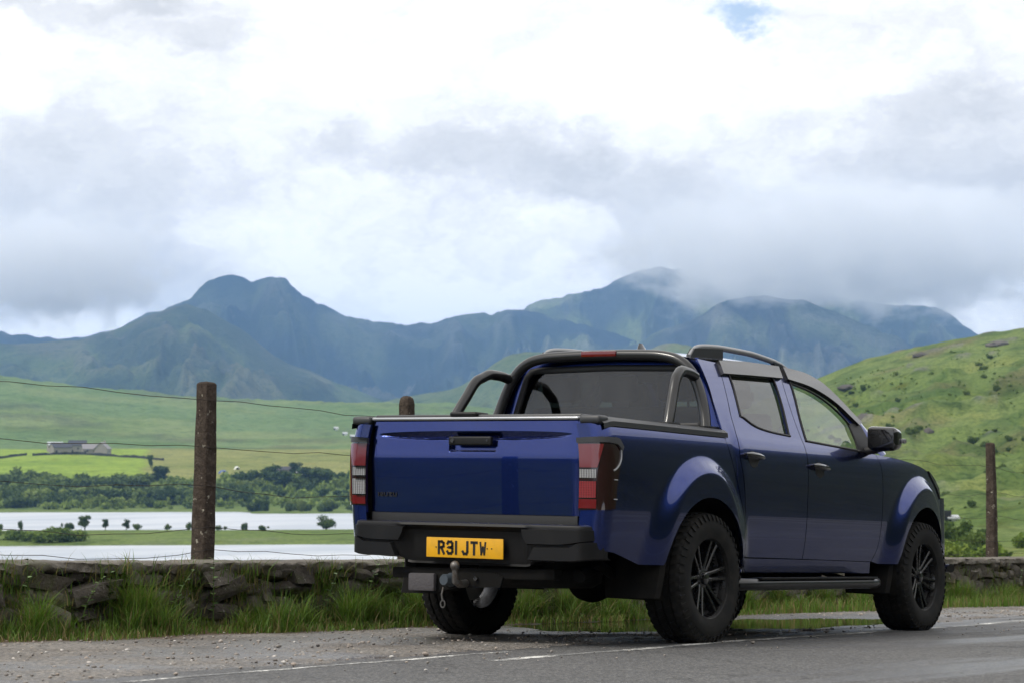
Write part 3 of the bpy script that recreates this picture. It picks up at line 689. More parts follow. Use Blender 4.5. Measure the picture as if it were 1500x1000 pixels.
def tufts(n):
    k = rng.choice(len(CX), n, p=wt); rr = rng.gamma(1.6, .042, n); aa = rng.uniform(0, 6.28, n)
    x = CX[k] + rr*np.cos(aa); y = np.minimum(CY[k] + rr*np.sin(aa)*.8, 2.12); h = CH[k]*rng.uniform(.5, 1.25, n)*np.clip(1.2 - rr*3, .4, 1.1); return x, y, h
n = 23000; tx, ty, th = tufts(n)
sets.append(blades(n, lambda n: tx, lambda x, n: ty, lambda x, y, n: th, zf, .0028, .22, lean=1.05))
n = 20000; sx = rng.uniform(-7, 16, n); edge = 1.62 + .16*fbm(sx*1.1, sx*0, 3)*2; sy = edge + rng.random(n)**1.1*(2.12 - edge)
sets.append(blades(n, lambda n: sx, lambda x, n: sy, lambda x, y, n: rng.uniform(.02, .075, n)*(1 + .4*(y > 1.9)), zf, .003, .42, seg=3, lean=.9))
n = 7000; sx2 = rng.uniform(5.5, 15, n); sy2 = 1.55 - .12*(sx2 - 5) * .3 + rng.random(n)*.7
sets.append(blades(n, lambda n: sx2, lambda x, n: np.minimum(sy2, 2.1), lambda x, y, n: rng.uniform(.05, .16, n), zf, .004, .35, seg=3))
n = 6500; sx3 = np.concatenate([rng.uniform(-6, 15, 2500), rng.choice([-3.2, -2.6, -1.75, -1.2, -.62, .2, .9, 1.4, 2.2], 4000) + rng.normal(size=4000)*.10])    # dry stems growing out of the wall joints and over the coping
sets.append(blades(n, lambda n: sx3, lambda x, n: rng.uniform(2.05, 2.13, n), lambda x, y, n: rng.uniform(.05, .17, n), lambda x, y: rng.uniform(.05, .37, len(x)), .0026, .4, seg=3, lean=1.2))
grass_obj('grass', sets, 'rough green grass and straw along the foot of the stone wall')
n = 60000; gx = rng.uniform(-12, 24, n); gy = 2.62 + rng.random(n)**1.4*6
zz2 = lambda x, y: -.15 - .20*np.maximum(y - 2.75, 0) - .02
grass_obj('grass', [blades(n, lambda n: gx, lambda x, n: gy, lambda x, y, n: rng.uniform(.12, .42, n), zz2, .006, .3, seg=3)], 'long grass on the bank falling away behind the wall')
# reddish dead leaves and moss litter at the edge of the verge
# leafy weeds
def weed(x, y, z, h, nl, lean=0.15, leaf=.045, label=''):
    root = empty('weed_plant'); root.matrix_world = ROAD @ Matrix.Translation((x, y, z)); tag(root, label, 'weed')
    mb = MB(); path = [(lean*h*t*t*math.cos(x*9), -lean*h*t*t*.6, h*t) for t in np.linspace(0, 1, 7)]; mb.tube(path, [.004*(1 - .7*t) for t in np.linspace(0, 1, 7)], 5); mb.build('stem', M_weed, root)
    for k in range(nl):
        t = .15 + .85*(k + .5)/nl; i = min(int(t*6), 5); p0 = Vector(path[i]).lerp(Vector(path[i+1]), t*6 - i); a = k*2.4 + x; L = leaf*(1.25 - .6*t)*rng.uniform(.8, 1.2)
        d = Vector((math.cos(a), math.sin(a), .35)).normalized(); s = d.cross(Vector((0, 0, 1))).normalized()*L*.3
        pts = [p0, p0 + d*L*.35 + s, p0 + d*L*.7 + s*.8, p0 + d*L + Vector((0, 0, -.15*L)), p0 + d*L*.7 - s*.8, p0 + d*L*.35 - s]
        lf = MB(); lf.v = [tuple(q) for q in pts] + [tuple(p0 + d*L*.5 + Vector((0, 0, -.06*L)))]
        lf.f = [(i, (i + 1) % 6, 6) for i in range(6)]; lf.build('leaf', M_weed, root, 180)
m, nt, out = new_mat('weed_leaf'); p = principled(nt, out, Roughness=.5)
oi = N(nt, 'ShaderNodeObjectInfo'); nt.links.new(ramp(nt, oi.outputs['Random'], [(0, (.045, .10, .02)), (.7, (.10, .17, .035)), (1, (.20, .20, .07))]), p.inputs['Base Color']); M_weed = m
weed(-2.55, 2.0, .05, .40, 14, .25, .05, 'tall thin weed with narrow leaves leaning on the stone wall')
weed(-.98, 2.02, .04, .42, 18, .12, .06, 'leafy green weed climbing the wall below the tall fence post')
weed(-1.85, 2.05, .20, .22, 9, .4, .045, 'small weed rooted in a joint of the stone wall')
weed(.10, 2.0, .05, .36, 14, .3, .05, 'weed with pale leaves among the thick grass')
for i_, (wx_, wh_) in enumerate(((-3.05, .26), (-2.1, .30), (-1.35, .34), (.55, .40), (1.05, .38))):
    weed(wx_, 2.02, .05, wh_, 15, .35, .05, ['short leafy weed at the wall foot left of the tall thin weed', 'leaning weed between the tall thin weed and the grass tuft', 'green weed just left of the tall fence post', 'broad leafed weed in the thick grass near the truck bumper', 'weed in deep grass beside the left rear tyre'][i_])
weed(12.5, 2.0, .04, .34, 12, .2, .06, 'weed in the grass beside the far fence post')

# ================================================================== the pickup
def mat_simple(name, col_, rough, metal=0.0, spec=.5, coat=0.0, bumps=None, dirt=None):
    m, nt, out = new_mat(name); p = principled(nt, out, Base_Color=col_, Roughness=rough, Metallic=metal, Specular_IOR_Level=spec, Coat_Weight=coat, Coat_Roughness=.03)
    if bumps: bump(nt, noise(nt, bumps[0], 3, .6, objco(nt)), p, bumps[1], bumps[2])
    if dirt:
        co = objco(nt); d = noise(nt, dirt[0], 6, .7, co); k = math_n(nt, 'MULTIPLY', smooth(nt, d, .42, .72), dirt[2])
        nt.links.new(mixc(nt, k, col_, dirt[1]), p.inputs['Base Color']); nt.links.new(math_n(nt, 'ADD', math_n(nt, 'MULTIPLY', k, .35), rough), p.inputs['Roughness'])
    return m
# blue metallic paint, road film low down on the panels
m, nt, out = new_mat('blue_metallic_paint'); p = principled(nt, out, Metallic=1.0, Roughness=.24, Coat_Weight=1.0, Coat_Roughness=.015, Specular_IOR_Level=.5, Coat_IOR=1.5)
co = objco(nt); sepz = N(nt, 'ShaderNodeSeparateXYZ'); nt.links.new(co, sepz.inputs[0])
flake = N(nt, 'ShaderNodeTexVoronoi'); setv(flake, Scale=900.0); nt.links.new(co, flake.inputs['Vector'])
c = mixc(nt, flake.outputs['Color'], (.007, .017, .115), (.016, .041, .215))
low = math_n(nt, 'MULTIPLY', smooth(nt, sepz.outputs[2], .85, .42), smooth(nt, noise(nt, 6, 6, .65, co), .30, .75))
film = math_n(nt, 'ADD', math_n(nt, 'MULTIPLY', low, .06), math_n(nt, 'MULTIPLY', smooth(nt, noise(nt, 2.2, 5, .6, co), .5, .8), .02))
c = mixc(nt, film, c, (.085, .078, .07)); nt.links.new(c, p.inputs['Base Color'])
nt.links.new(math_n(nt, 'ADD', .012, math_n(nt, 'MULTIPLY', film, .45)), p.inputs['Coat Roughness']); M_paint = m
M_black = mat_simple('black_textured_plastic', (.0055, .0055, .006), .45, spec=.28, bumps=(420, .12, .002), dirt=(5, (.04, .037, .034), .14))
M_bar = mat_simple('satin_black_bar', (.011, .011, .012), .30, spec=.5, coat=.25)
M_trim = mat_simple('matt_black_trim', (.010, .010, .011), .55)
M_gloss = mat_simple('gloss_black', (.006, .006, .007), .08, coat=1.0)
M_cover = mat_simple('tonneau_vinyl', (.030, .031, .033), .34, bumps=(160, .15, .003))
M_cap = mat_simple('grey_rail_cap', (.034, .036, .040), .42)
M_defl = mat_simple('smoked_acrylic', (.030, .030, .032), .16, coat=.6)
M_rubber = mat_simple('tyre_rubber', (.009, .009, .009), .72, spec=.25, bumps=(60, .25, .004), dirt=(9, (.055, .05, .043), .38))
M_rim = mat_simple('black_alloy', (.007, .007, .008), .25, metal=.2, coat=.5, dirt=(12, (.04, .037, .034), .25))
M_barrel = mat_simple('wheel_barrel', (.16, .16, .165), .4, metal=.8, dirt=(10, (.05, .045, .04), .7))
M_disc = mat_simple('brake_disc', (.22, .21, .20), .4, metal=.9)
M_under = mat_simple('underbody', (.008, .0078, .0075), .85, spec=.15, dirt=(6, (.03, .027, .023), .45))
M_steel = mat_simple('worn_steel', (.17, .165, .16), .45, metal=.8, dirt=(20, (.09, .06, .035), .7))
M_rail = mat_simple('satin_grey_rail', (.30, .305, .315), .36, metal=.4)
M_skycap = mat_simple('sky_toned_cap', (.42, .43, .45), .28, metal=.7)  # tailgate cap: sky reflection put into a paler base colour
M_chromeish = mat_simple('bare_metal', (.55, .55, .56), .2, metal=1.0)
M_seat = mat_simple('seat_cloth', (.022, .022, .024), .85)
M_dash = mat_simple('dashboard', (.026, .026, .028), .6)
M_yel = mat_simple('plate_yellow', (.78, .40, .008), .38, spec=.5, dirt=(14, (.45, .24, .02), .35))
M_ink = mat_simple('plate_black', (.006, .006, .006), .5)
def lens(name, c, rough=.12, glow=0):
    m, nt, out = new_mat(name); p = principled(nt, out, Base_Color=c, Roughness=rough, Coat_Weight=1.0, Coat_Roughness=.02)
    co = objco(nt); w = N(nt, 'ShaderNodeTexWave', wave_type='BANDS', bands_direction='Z'); setv(w, Scale=34.0, Distortion=0.0); nt.links.new(co, w.inputs['Vector']); wb = N(nt, 'ShaderNodeTexWave', wave_type='BANDS', bands_direction='Y'); setv(wb, Scale=20.0, Distortion=2.0); nt.links.new(co, wb.inputs['Vector'])
    nt.links.new(mixc(nt, math_n(nt, 'MULTIPLY', wb.outputs['Fac'], .8), mixc(nt, math_n(nt, 'MULTIPLY', w.outputs['Fac'], .6), c, tuple(x*.4 for x in c)), tuple(min(1, x*(2.4 if c[1] > .05 else 1.5)) for x in c)), p.inputs['Base Color']); bump(nt, w.outputs['Fac'], p, .25, .004); return m
M_red = mat_simple('red_lens', (.13, .003, .005), .10, coat=1.0); M_redrib = lens('red_ribbed_lens', (.17, .006, .009)); M_clear = lens('clear_ribbed_lens', (.15, .15, .155), .08)
M_smoke = mat_simple('smoked_lens', (.020, .005, .006), .05, coat=1.0); M_pink = mat_simple('pale_red_lens', (.15, .018, .02), .08, coat=1.0)
def glass(name, tint, refl=1.0):
    m, nt, out = new_mat(name)
    tr = N(nt, 'ShaderNodeBsdfTransparent'); tr.inputs[0].default_value = (*tint, 1)
    gl = N(nt, 'ShaderNodeBsdfGlossy'); gl.inputs['Roughness'].default_value = .012
    lw = N(nt, 'ShaderNodeLayerWeight'); fr5 = math_n(nt, 'ADD', .04, math_n(nt, 'MULTIPLY', math_n(nt, 'POWER', lw.outputs['Facing'], 5.0), .96))
    mx = N(nt, 'ShaderNodeMixShader'); nt.links.new(math_n(nt, 'MULTIPLY', fr5, 1.6*refl, clamp=True), mx.inputs[0]); nt.links.new(tr.outputs[0], mx.inputs[1]); nt.links.new(gl.outputs[0], mx.inputs[2]); nt.links.new(mx.outputs[0], out.inputs[0]); return m
M_glass = glass('clear_glass', (.78, .85, .82)); M_tint = glass('privacy_glass', (.16, .17, .175), 1.2)

truck = empty('pickup_truck', mtx=ROAD); tag(truck, 'dark blue double cab pickup with black sports bar parked in the layby', 'pickup')
ROLL = .02
def rb(p): return (p[0], p[1], p[2] + ROLL*(p[1] + .85))
# ---- body side surface: half width as a function of length and height
_Wb = pchip([.38, .50, .62, .78, .95, 1.05, 1.12, 1.18, 1.24, 1.32, 1.45, 1.58, 1.66, 1.74, 1.82], [.845, .876, .896, .909, .912, .908, .899, .882, .853, .815, .755, .690, .645, .595, .54])
def flare(x, z, cx, a, b, amp):
    zz = np.maximum(z - .37, 0)
    aa = np.where(x < cx, a*1.14, a); e = np.sqrt(((x - cx)/aa)**2 + (zz/b)**2); top = np.clip(zz/b/np.maximum(e, 1e-6), 0, 1)**2
    t = np.clip((1.0 - e)/(1.0 - (.66 + .18*top)), 0, 1); return amp*t*t*(3 - 2*t)
def Wf(x, z):
    x = np.asarray(x, float); z = np.asarray(z, float)
    w = _Wb(z) - .016*sstep(x, .42, .30)*sstep(z, 1.36, 1.08)
    w = w - .015*np.clip((-.55 - x)/.6, 0, 1)**2
    w = w - .17*np.clip((x - 2.35)/1.55, 0, 1)**2.2
    w = w + flare(x, z, -.07, .60, .71, .052) + flare(x, z, 3.07, .62, .71, .057)
    return w
RC, XR = .085, -1.135                         # radius of the rear corner, rear face of the bed
def smap(s, z, off=0.0):
    """(s, z) on the flank, s = x along the side and wraps round the rear corner below XR + RC"""
    sc_ = XR + RC
    if s >= sc_:
        e = 2e-3; w = float(Wf(s, z)); nx = -(float(Wf(s + e, z)) - w)/e; nzz = -(float(Wf(s, z + e)) - w)/e
        n = Vector((nx, 1, nzz)).normalized(); return Vector((s, w, z)) + n*off
    w = float(Wf(sc_, z)); d = sc_ - s
    if d < RC*math.pi/2:
        f = d/RC; return Vector((sc_ - (RC + off)*math.sin(f), w - RC + (RC + off)*math.cos(f), z))
    return Vector((XR - off, w - RC - (d - RC*math.pi/2), z))
def rs(pts, n, smooth_=True):
    P = np.array(pts, float); L = np.concatenate([[0], np.cumsum(np.linalg.norm(np.diff(P, axis=0), axis=1))]); q = np.linspace(0, L[-1], n)
    if smooth_ and len(P) > 2: return np.stack([pchip(L, P[:, k])(q) for k in range(P.shape[1])], 1)
    return np.stack([np.interp(q, L, P[:, k]) for k in range(P.shape[1])], 1)
def coons(B, T, L, R, nu, nv, sm=(1, 1, 1, 1)):
    B, T = rs(B, nu, sm[0]), rs(T, nu, sm[1]); L, R = rs(L, nv, sm[2]), rs(R, nv, sm[3])
    u = np.linspace(0, 1, nu)[:, None, None]; v = np.linspace(0, 1, nv)[None, :, None]
    c = (1-v)*B[:, None] + v*T[:, None] + (1-u)*L[None] + u*R[None] - ((1-u)*(1-v)*B[0] + u*(1-v)*B[-1] + (1-u)*v*T[0] + u*v*T[-1])
    return c
def sidepatch(mb, C, side, off=0.0, fold=.014, mapf=smap):
    """C: grid of (s, z). side -1 = right flank (y < 0), +1 = left flank"""
    nu, nv = C.shape[:2]; G = [[mapf(C[i, j, 0], C[i, j, 1], off) for j in range(nv)] for i in range(nu)]
    if side < 0: G = [[Vector((p.x, -p.y, p.z)) for p in r] for r in G]
    flip = side > 0
    mb.grid(G, flip)
    if fold:
        ring = [(i, 0) for i in range(nu)] + [(nu-1, j) for j in range(1, nv)] + [(i, nv-1) for i in range(nu-2, -1, -1)] + [(0, j) for j in range(nv-2, 0, -1)]
        def nrm(i, j):
            a = G[min(i+1, nu-1)][j] - G[max(i-1, 0)][j]; b = G[i][min(j+1, nv-1)] - G[i][max(j-1, 0)]
            n = a.cross(b); n = n.normalized() if n.length > 1e-9 else Vector((0, -side, 0)); return n if n.y*side > 0 or abs(n.y) < .05 else -n
        b0 = len(mb.v); k = len(ring)
        for (i, j) in ring: mb.v.append(tuple(G[i][j]))
        for (i, j) in ring: mb.v.append(tuple(G[i][j] - nrm(i, j)*fold))
        for q in range(k):
            f = (b0 + q, b0 + (q+1) % k, b0 + k + (q+1) % k, b0 + k + q); mb.f.append(f if flip else f[::-1])
def arch(cx, r, x0, x1, zb0, zb1, n=26, z0=.37):
    """bottom edge of a panel with a wheel opening"""
    a0 = math.asin(max(-1, min(1, (zb0 - z0)/r))); a1 = math.asin(max(-1, min(1, (zb1 - z0)/r)))
    pts = [(x0, zb0)] if x0 < cx - r*math.cos(a0) - .01 else []
    for k in range(n + 1):
        a = math.pi - a0 - (math.pi - a0 - a1)*k/n; pts.append((cx + r*math.cos(a), z0 + r*math.sin(a)))
    if x1 > cx + r*math.cos(a1) + .01: pts.append((x1, zb1))
    return pts
REAR_C, FRONT_C, AR = -.055, 3.075, .475
gap_bed = [(.405, .44), (.408, .55), (.398, .72), (.355, .88), (.305, 1.01), (.262, 1.12), (.24, 1.195)]
door_r = [(.452, .497), (.435, .60), (.425, .72), (.412, .85), (.392, .98), (.372, 1.08), (.382, 1.18), (.41, 1.28), (.425, 1.335)]
door_r_up = [(.425, 1.335), (.47, 1.44), (.53, 1.59), (.55, 1.655)]
Bx = lambda z: float(pchip([.48, .74, 1.05, 1.23, 1.38, 1.62, 1.70], [1.245, 1.245, 1.262, 1.278, 1.295, 1.37, 1.42])(z))
door_f = [(2.275, .475), (2.335, .56), (2.362, .68), (2.375, .82), (2.382, .95), (2.382, 1.06), (2.37, 1.13), (2.34, 1.187)]
g = .0035
for side in (-1, 1):
    # ---------------- bed side with its blistered arch
    mb = MB()
    s0 = XR + RC - RC*math.pi/2 - .075
    Bt = [(s0, .535), (-1.0, .515)] + arch(REAR_C, AR, -.72, .405 - g, .452, .452)[0:]
    C = coons(Bt, [(s0, 1.205), (-1.05, 1.213), (-.3, 1.205), (.24 - g, 1.195)], [(s0, .535), (s0, 1.205)], [(x - g, z) for x, z in gap_bed], 110, 40, (0, 1, 0, 1))
    sidepatch(mb, C, side, fold=.022); bs = mb.build('bed_side', M_paint, truck, 40, tf=rb)
    # arch liner and lip
    mb = MB(); G = []
    for k in range(29):
        a = math.pi*(-.08 + 1.16*k/28); x, z = REAR_C + AR*math.cos(a), .37 + AR*math.sin(a); w = float(Wf(x, max(z, .45))) - .012
        G.append([(x, side*w, z), (x*1 + .012*math.cos(a), side*(w - .05), z + .012*math.sin(a)), (x, side*(w - .38), z)])
    mb.grid(G); mb.build('wheel_arch_liner', M_under, truck, tf=rb)
    # ---------------- cab side behind the rear door (C pillar down to the sill)
    mb = MB()
    C = coons([(.41 + g, .47), (.452 - g, .497)], [(.315, 1.675), (.552, 1.668)], [(x + g, z) for x, z in gap_bed[:]] + [(.25, 1.27), (.265, 1.39), (.30, 1.52), (.312, 1.63), (.315, 1.675)], [(x - g, z) for x, z in door_r + door_r_up[1:]] + [(.552, 1.668)], 9, 60)
    sidepatch(mb, C, side); mb.build('cab_corner', M_paint, truck, 40, tf=rb)
    # ---------------- rear door
    belt_r = [(.425, 1.335), (.53, 1.343), (.585, 1.335), (.64, 1.305), (.74, 1.276), (.90, 1.258), (1.11, 1.247), (Bx(1.23) - g, 1.233)]
    mb = MB()
    C = coons([(.452 + g, .497), (1.245 - g, .488)], [(x + (g if i == 0 else 0), z) for i, (x, z) in enumerate(belt_r)], [(x + g, z) for x, z in door_r], [(Bx(z) - g, z) for z in np.linspace(.488, 1.233, 12)], 44, 40)
    sidepatch(mb, C, side)
    C = coons([(.425 + g, 1.335), (.555, 1.341)], [(.55 + g, 1.66), (.632, 1.66)], [(x + g, z) for x, z in door_r_up], [(.555, 1.341), (.575, 1.40), (.635, 1.58), (.652, 1.66)], 5, 16); sidepatch(mb, C, side)
    C = coons([(1.115, 1.247), (Bx(1.24) - g, 1.233)], [(1.27, 1.665), (Bx(1.665) - g, 1.665)], [(1.115, 1.247), (1.19, 1.42), (1.255, 1.60), (1.27, 1.665)], [(Bx(z) - g, z) for z in np.linspace(1.233, 1.665, 8)], 5, 16); sidepatch(mb, C, side)
    rd = mb.build('rear_door', M_paint, truck, 40, tf=rb)
    mb = MB()
    C = coons([(.54, 1.335), (.60, 1.318), (.64, 1.298), (.74, 1.268), (.90, 1.25), (1.11, 1.238)], [(.62, 1.66), (1.275, 1.675)], [(.54, 1.335), (.565, 1.40), (.62, 1.56), (.632, 1.66)], [(1.11, 1.238), (1.19, 1.42), (1.26, 1.60), (1.285, 1.675)], 16, 12)
    sidepatch(mb, C, side, off=-.012, fold=0); mb.build('window', M_tint, rd, 180, tf=rb)
    mb = MB()                                                # black seal along the belt and the frame
    for pts in ([(.548, 1.343), (.598, 1.33), (.64, 1.307), (.74, 1.279), (.90, 1.262), (1.11, 1.251), (1.13, 1.25)], [(.552, 1.345), (.575, 1.41), (.63, 1.57), (.645, 1.655)], [(1.118, 1.25), (1.19, 1.42), (1.245, 1.59), (1.26, 1.66)]):
        P = [smap(x, z, .001) for x, z in rs(pts, 16)]; mb.tube([(q.x, side*q.y, q.z) for q in P], .0075, 6)
    mb.build('window_seal', M_trim, rd, 60, tf=rb)
    mb = MB()                                                # wind deflector
    C = coons([(.53, 1.592), (.93, 1.608), (1.355, 1.622)], [(.555, 1.672), (.99, 1.695), (1.39, 1.70)], [(.53, 1.592), (.555, 1.672)], [(1.355, 1.622), (1.39, 1.70)], 24, 6)
    sidepatch(mb, C, side, off=.022, fold=.03); mb.build('wind_deflector', M_defl, rd, 40, tf=rb)
    # ---------------- front door
    belt_f = [(Bx(1.225) + g, 1.229), (1.6, 1.216), (2.05, 1.198), (2.34, 1.187)]
    mb = MB()
    C = coons([(1.245 + g, .488), (2.275 - g, .475)], [(x - (g if i == 3 else 0), z) for i, (x, z) in enumerate(belt_f)], [(Bx(z) + g, z) for z in np.linspace(.488, 1.229, 12)], [(x - g, z) for x, z in door_f], 46, 40)
    sidepatch(mb, C, side)
    C = coons([(Bx(1.229) + g, 1.229), (1.335, 1.226)], [(Bx(1.665) + g, 1.665), (1.495, 1.665)], [(Bx(z) + g, z) for z in np.linspace(1.229, 1.665, 8)], [(1.335, 1.226), (1.385, 1.38), (1.47, 1.58), (1.50, 1.665)], 5, 16); sidepatch(mb, C, side)
    fd = mb.build('front_door', M_paint, truck, 40, tf=rb)
    mb = MB()
    C = coons([(1.325, 1.218), (1.75, 1.204), (2.10, 1.19)], [(1.485, 1.655), (1.70, 1.635), (1.90, 1.575), (2.10, 1.45), (2.15, 1.40)], [(1.325, 1.218), (1.385, 1.38), (1.47, 1.58), (1.485, 1.655)], [(2.10, 1.19), (2.14, 1.30), (2.15, 1.40)], 20, 12)
    sidepatch(mb, C, side, off=-.012, fold=0); mb.build('window', M_glass, fd, 180, tf=rb)
    mb = MB()
    for pts in ([(1.335, 1.23), (1.75, 1.214), (2.10, 1.20)], [(1.335, 1.228), (1.385, 1.38), (1.47, 1.58), (1.49, 1.65)], [(2.075, 1.20), (2.105, 1.29), (2.105, 1.37)], [(1.49, 1.605), (1.70, 1.575), (1.90, 1.515), (2.06, 1.425), (2.12, 1.372)]):
        P = [smap(x, z, .001) for x, z in rs(pts, 16)]; mb.tube([(q.x, side*q.y, q.z) for q in P], .008, 6)
    mb.build('window_seal', M_trim, fd, 60, tf=rb)
    mb = MB()
    C = coons([(1.43, 1.622), (1.69, 1.598), (1.88, 1.555), (2.04, 1.492), (2.14, 1.43), (2.235, 1.372)], [(1.45, 1.70), (1.69, 1.69), (1.91, 1.648), (2.09, 1.545), (2.20, 1.46), (2.30, 1.39)], [(1.43, 1.622), (1.45, 1.70)], [(2.235, 1.372), (2.30, 1.39)], 30, 6)
    sidepatch(mb, C, side, off=.022, fold=.03); mb.build('wind_deflector', M_defl, fd, 40, tf=rb)
    mb = MB()                                                # sail panel in front of the glass
    C = coons([(2.085, 1.199), (2.335, 1.190)], [(2.115, 1.385), (2.29, 1.385)], [(2.085, 1.199), (2.115, 1.29), (2.115, 1.385)], [(2.335, 1.190), (2.32, 1.29), (2.29, 1.385)], 8, 8); sidepatch(mb, C, side, off=.004, fold=.015); mb.build('sail_panel', M_trim, fd, 40, tf=rb)
    # ---------------- door handles: a cup in the skin and a bar over it
    for dob, hx, hz in ((rd, .50, 1.103), (fd, 1.395, 1.072)):
        P = [smap(hx - .10 + .225*t, hz - .012*t, .026 + .012*math.sin(math.pi*t)) for t in np.linspace(0, 1, 9)]; mb = MB()
        mb.tube([(q.x, side*q.y, q.z) for q in P], [.009, .014, .0165, .017, .017, .017, .0165, .014, .009], 8, sx=.8)
        for t in (.06, .94):
            q0, q1 = smap(hx - .10 + .225*t, hz - .012*t, -.004), smap(hx - .10 + .225*t, hz - .012*t, .028); mb.tube([(q0.x, side*q0.y, q0.z), (q1.x, side*q1.y, q1.z)], .012, 8)
        hd = mb.build('door_handle', M_gloss, dob, 50, tf=rb)
        mb = MB(); ce = smap(hx + .02, hz - .022, .0); G = []
        for k in range(20):
            a = 2*math.pi*k/20; row = []
            for r, o_ in ((.052, .0012), (.040, .0016), (.02, .0018), (.001, .0018)):
                q = smap(hx + .03 + r*1.25*math.cos(a), hz - .022 + r*.95*math.sin(a), o_); row.append((q.x, side*q.y, q.z))
            G.append(row)
        mb.grid(G, flip=side > 0, wrap_u=True); mb.build('handle_cup', M_trim, dob, 60, tf=rb)
    # ---------------- sill
    mb = MB(); C = coons([(.41, .405), (1.3, .40), (2.30, .395)], [(.455, .488), (1.3, .482), (2.27, .470)], [(.41, .405), (.452, .488)], [(2.30, .395), (2.27, .470)], 30, 6); sidepatch(mb, C, side, off=-.004, fold=.03); mb.build('sill', M_paint, truck, 40, tf=rb)
    mb = MB(); C = coons([(.25, .42), (2.4, .40)], [(.30, 1.225), (2.32, 1.18)], [(.43, .42), (.30, 1.225)], [(2.28, .40), (2.32, 1.18)], 20, 14); sidepatch(mb, C, side, off=-.035, fold=0); mb.build('gap_backing', M_trim, truck, 60, tf=rb)  # black sheet added behind the doors to block light through the gaps
    # ---------------- front fender
    mb = MB(); Bt = [(2.285, .47)] + arch(FRONT_C, AR + .005, 2.40, 3.60, .455, .47) + [(3.66, .50)]
    C = coons(Bt, [(2.345, 1.188), (2.65, 1.175), (2.95, 1.155), (3.2, 1.125), (3.42, 1.065), (3.56, .985)], [(x + g, z) for x, z in door_f], [(3.66, .50), (3.655, .70), (3.62, .86), (3.56, .985)], 90, 36, (0, 1, 1, 1))
    sidepatch(mb, C, side, fold=.022); ff = mb.build('front_fender', M_paint, truck, 40, tf=rb)
    mb = MB(); G = []
    for k in range(29):
        a = math.pi*(-.08 + 1.16*k/28); x, z = FRONT_C + AR*math.cos(a), .37 + AR*math.sin(a); w = float(Wf(x, max(z, .45))) - .012
        G.append([(x, side*w, z), (x + .012*math.cos(a), side*(w - .05), z + .012*math.sin(a)), (x, side*(w - .38), z)])
    mb.grid(G); mb.build('wheel_arch_liner', M_under, truck, tf=rb)
    # ---------------- headlamp wrapping onto the fender
    mb = MB(); C = coons([(3.33, 1.075), (3.46, 1.005), (3.585, .92)], [(3.30, 1.112), (3.42, 1.067), (3.555, .995)], [(3.33, 1.075), (3.30, 1.112)], [(3.585, .92), (3.555, .995)], 14, 8); sidepatch(mb, C, side, off=.008, fold=.02)
    hl = mb.build('headlamp', M_gloss, truck, 40, tf=rb)
    mb = MB(); mb.box((3.55, side*.47 - .16, .86), (3.80, side*.47 + .16, 1.0), .05, 3); mb.build('headlamp_lens', M_clear, hl, 50, tf=rb)
    # ---------------- bed rail cap
    mb = MB(); G = []
    for x in np.linspace(-1.12, .27, 40):
        w = float(Wf(max(x, -1.05), 1.205)); h = .0 + .016*float(sstep(x, -1.02, -1.12))*-1
        G.append([(x, side*(w + .010), 1.197 + h), (x, side*(w + .008), 1.225 + h), (x, side*(w - .02), 1.246 + h), (x, side*(w - .08), 1.252 + h), (x, side*(w - .15), 1.250 + h), (x, side*(w - .16), 1.20)])
    mb.grid(G, flip=side < 0); mb.build('bed_rail_cap', M_cap, truck, 40, tf=rb)
    mb = MB(); w = float(Wf(-1.05, 1.2)); mb.box((-1.142, side*(w - .075) - .068, 1.205), (-1.04, side*(w - .075) + .068, 1.253), .022, 4); mb.build('rail_end_cap', M_cap, truck, 50, tf=rb)
    # ---------------- tail lamp: brow, lenses, smoked side wedge, all wrapped round the corner
    sa, sb, sd_ = s0 - .006, XR + RC - .05, -.985           # inner edge, turn, front tip on the flank
    mb = MB(); C = coons([(sa, .738), (sb, .742), (-1.045, .75)], [(sa, 1.118), (sb, 1.122), (-1.0, 1.105)], [(sa, .738), (sa, 1.118)], [(-1.045, .75), (-1.035, .86), (-1.005, 1.0), (-1.0, 1.105)], 20, 20); sidepatch(mb, C, side, off=.010, fold=.018)
    tl = mb.build('tail_lamp', M_smoke, truck, 40, tf=rb)
    mb = MB(); C = coons([(sa - .002, 1.10), (sb, 1.106), (-1.03, 1.095), (-.99, 1.06)], [(sa - .002, 1.128), (sb, 1.136), (-1.01, 1.128), (-.972, 1.085)], [(sa - .002, 1.10), (sa - .002, 1.128)], [(-.99, 1.06), (-.972, 1.085)], 24, 4); sidepatch(mb, C, side, off=.020, fold=.02); mb.build('lamp_brow', M_cap, tl, 40, tf=rb)
    right = side < 0; sl = XR + RC - .098
    def lensp(name, z0, z1, m_, s1=sb, s1b=None, o_=.016):
        mb = MB(); C = coons([(sa + .006, z0), (s1, z0)], [(sa + .006, z1), (s1b or s1, z1)], [(sa + .006, z0), (sa + .006, z1)], [(s1, z0), (s1b or s1, z1)], 14, 8); sidepatch(mb, C, side, off=o_, fold=.01); mb.build(name, m_, tl, 40, tf=rb)
    lensp('brake_lens', .968, 1.096, M_pink if right else M_red, sl - .006, sl + .03)
    lensp('indicator_lens', .912, .958, M_clear, sl - .012)
    lensp('fog_lens' if right else 'reverse_lens', .805, .893, M_redrib if right else M_clear, sl - .012)
    lensp('reflector', .748, .797, M_red, sl - .008)
    if not right:
        mb = MB(); C = coons([(sl, .76), (-1.06, .76)], [(sl + .036, 1.09), (-1.01, 1.08)], [(sl, .76), (sl + .036, 1.09)], [(-1.06, .76), (-1.01, 1.08)], 8, 10); sidepatch(mb, C, side, off=.0145, fold=.01); mb.build('side_lens', M_red, tl, 40, tf=rb)
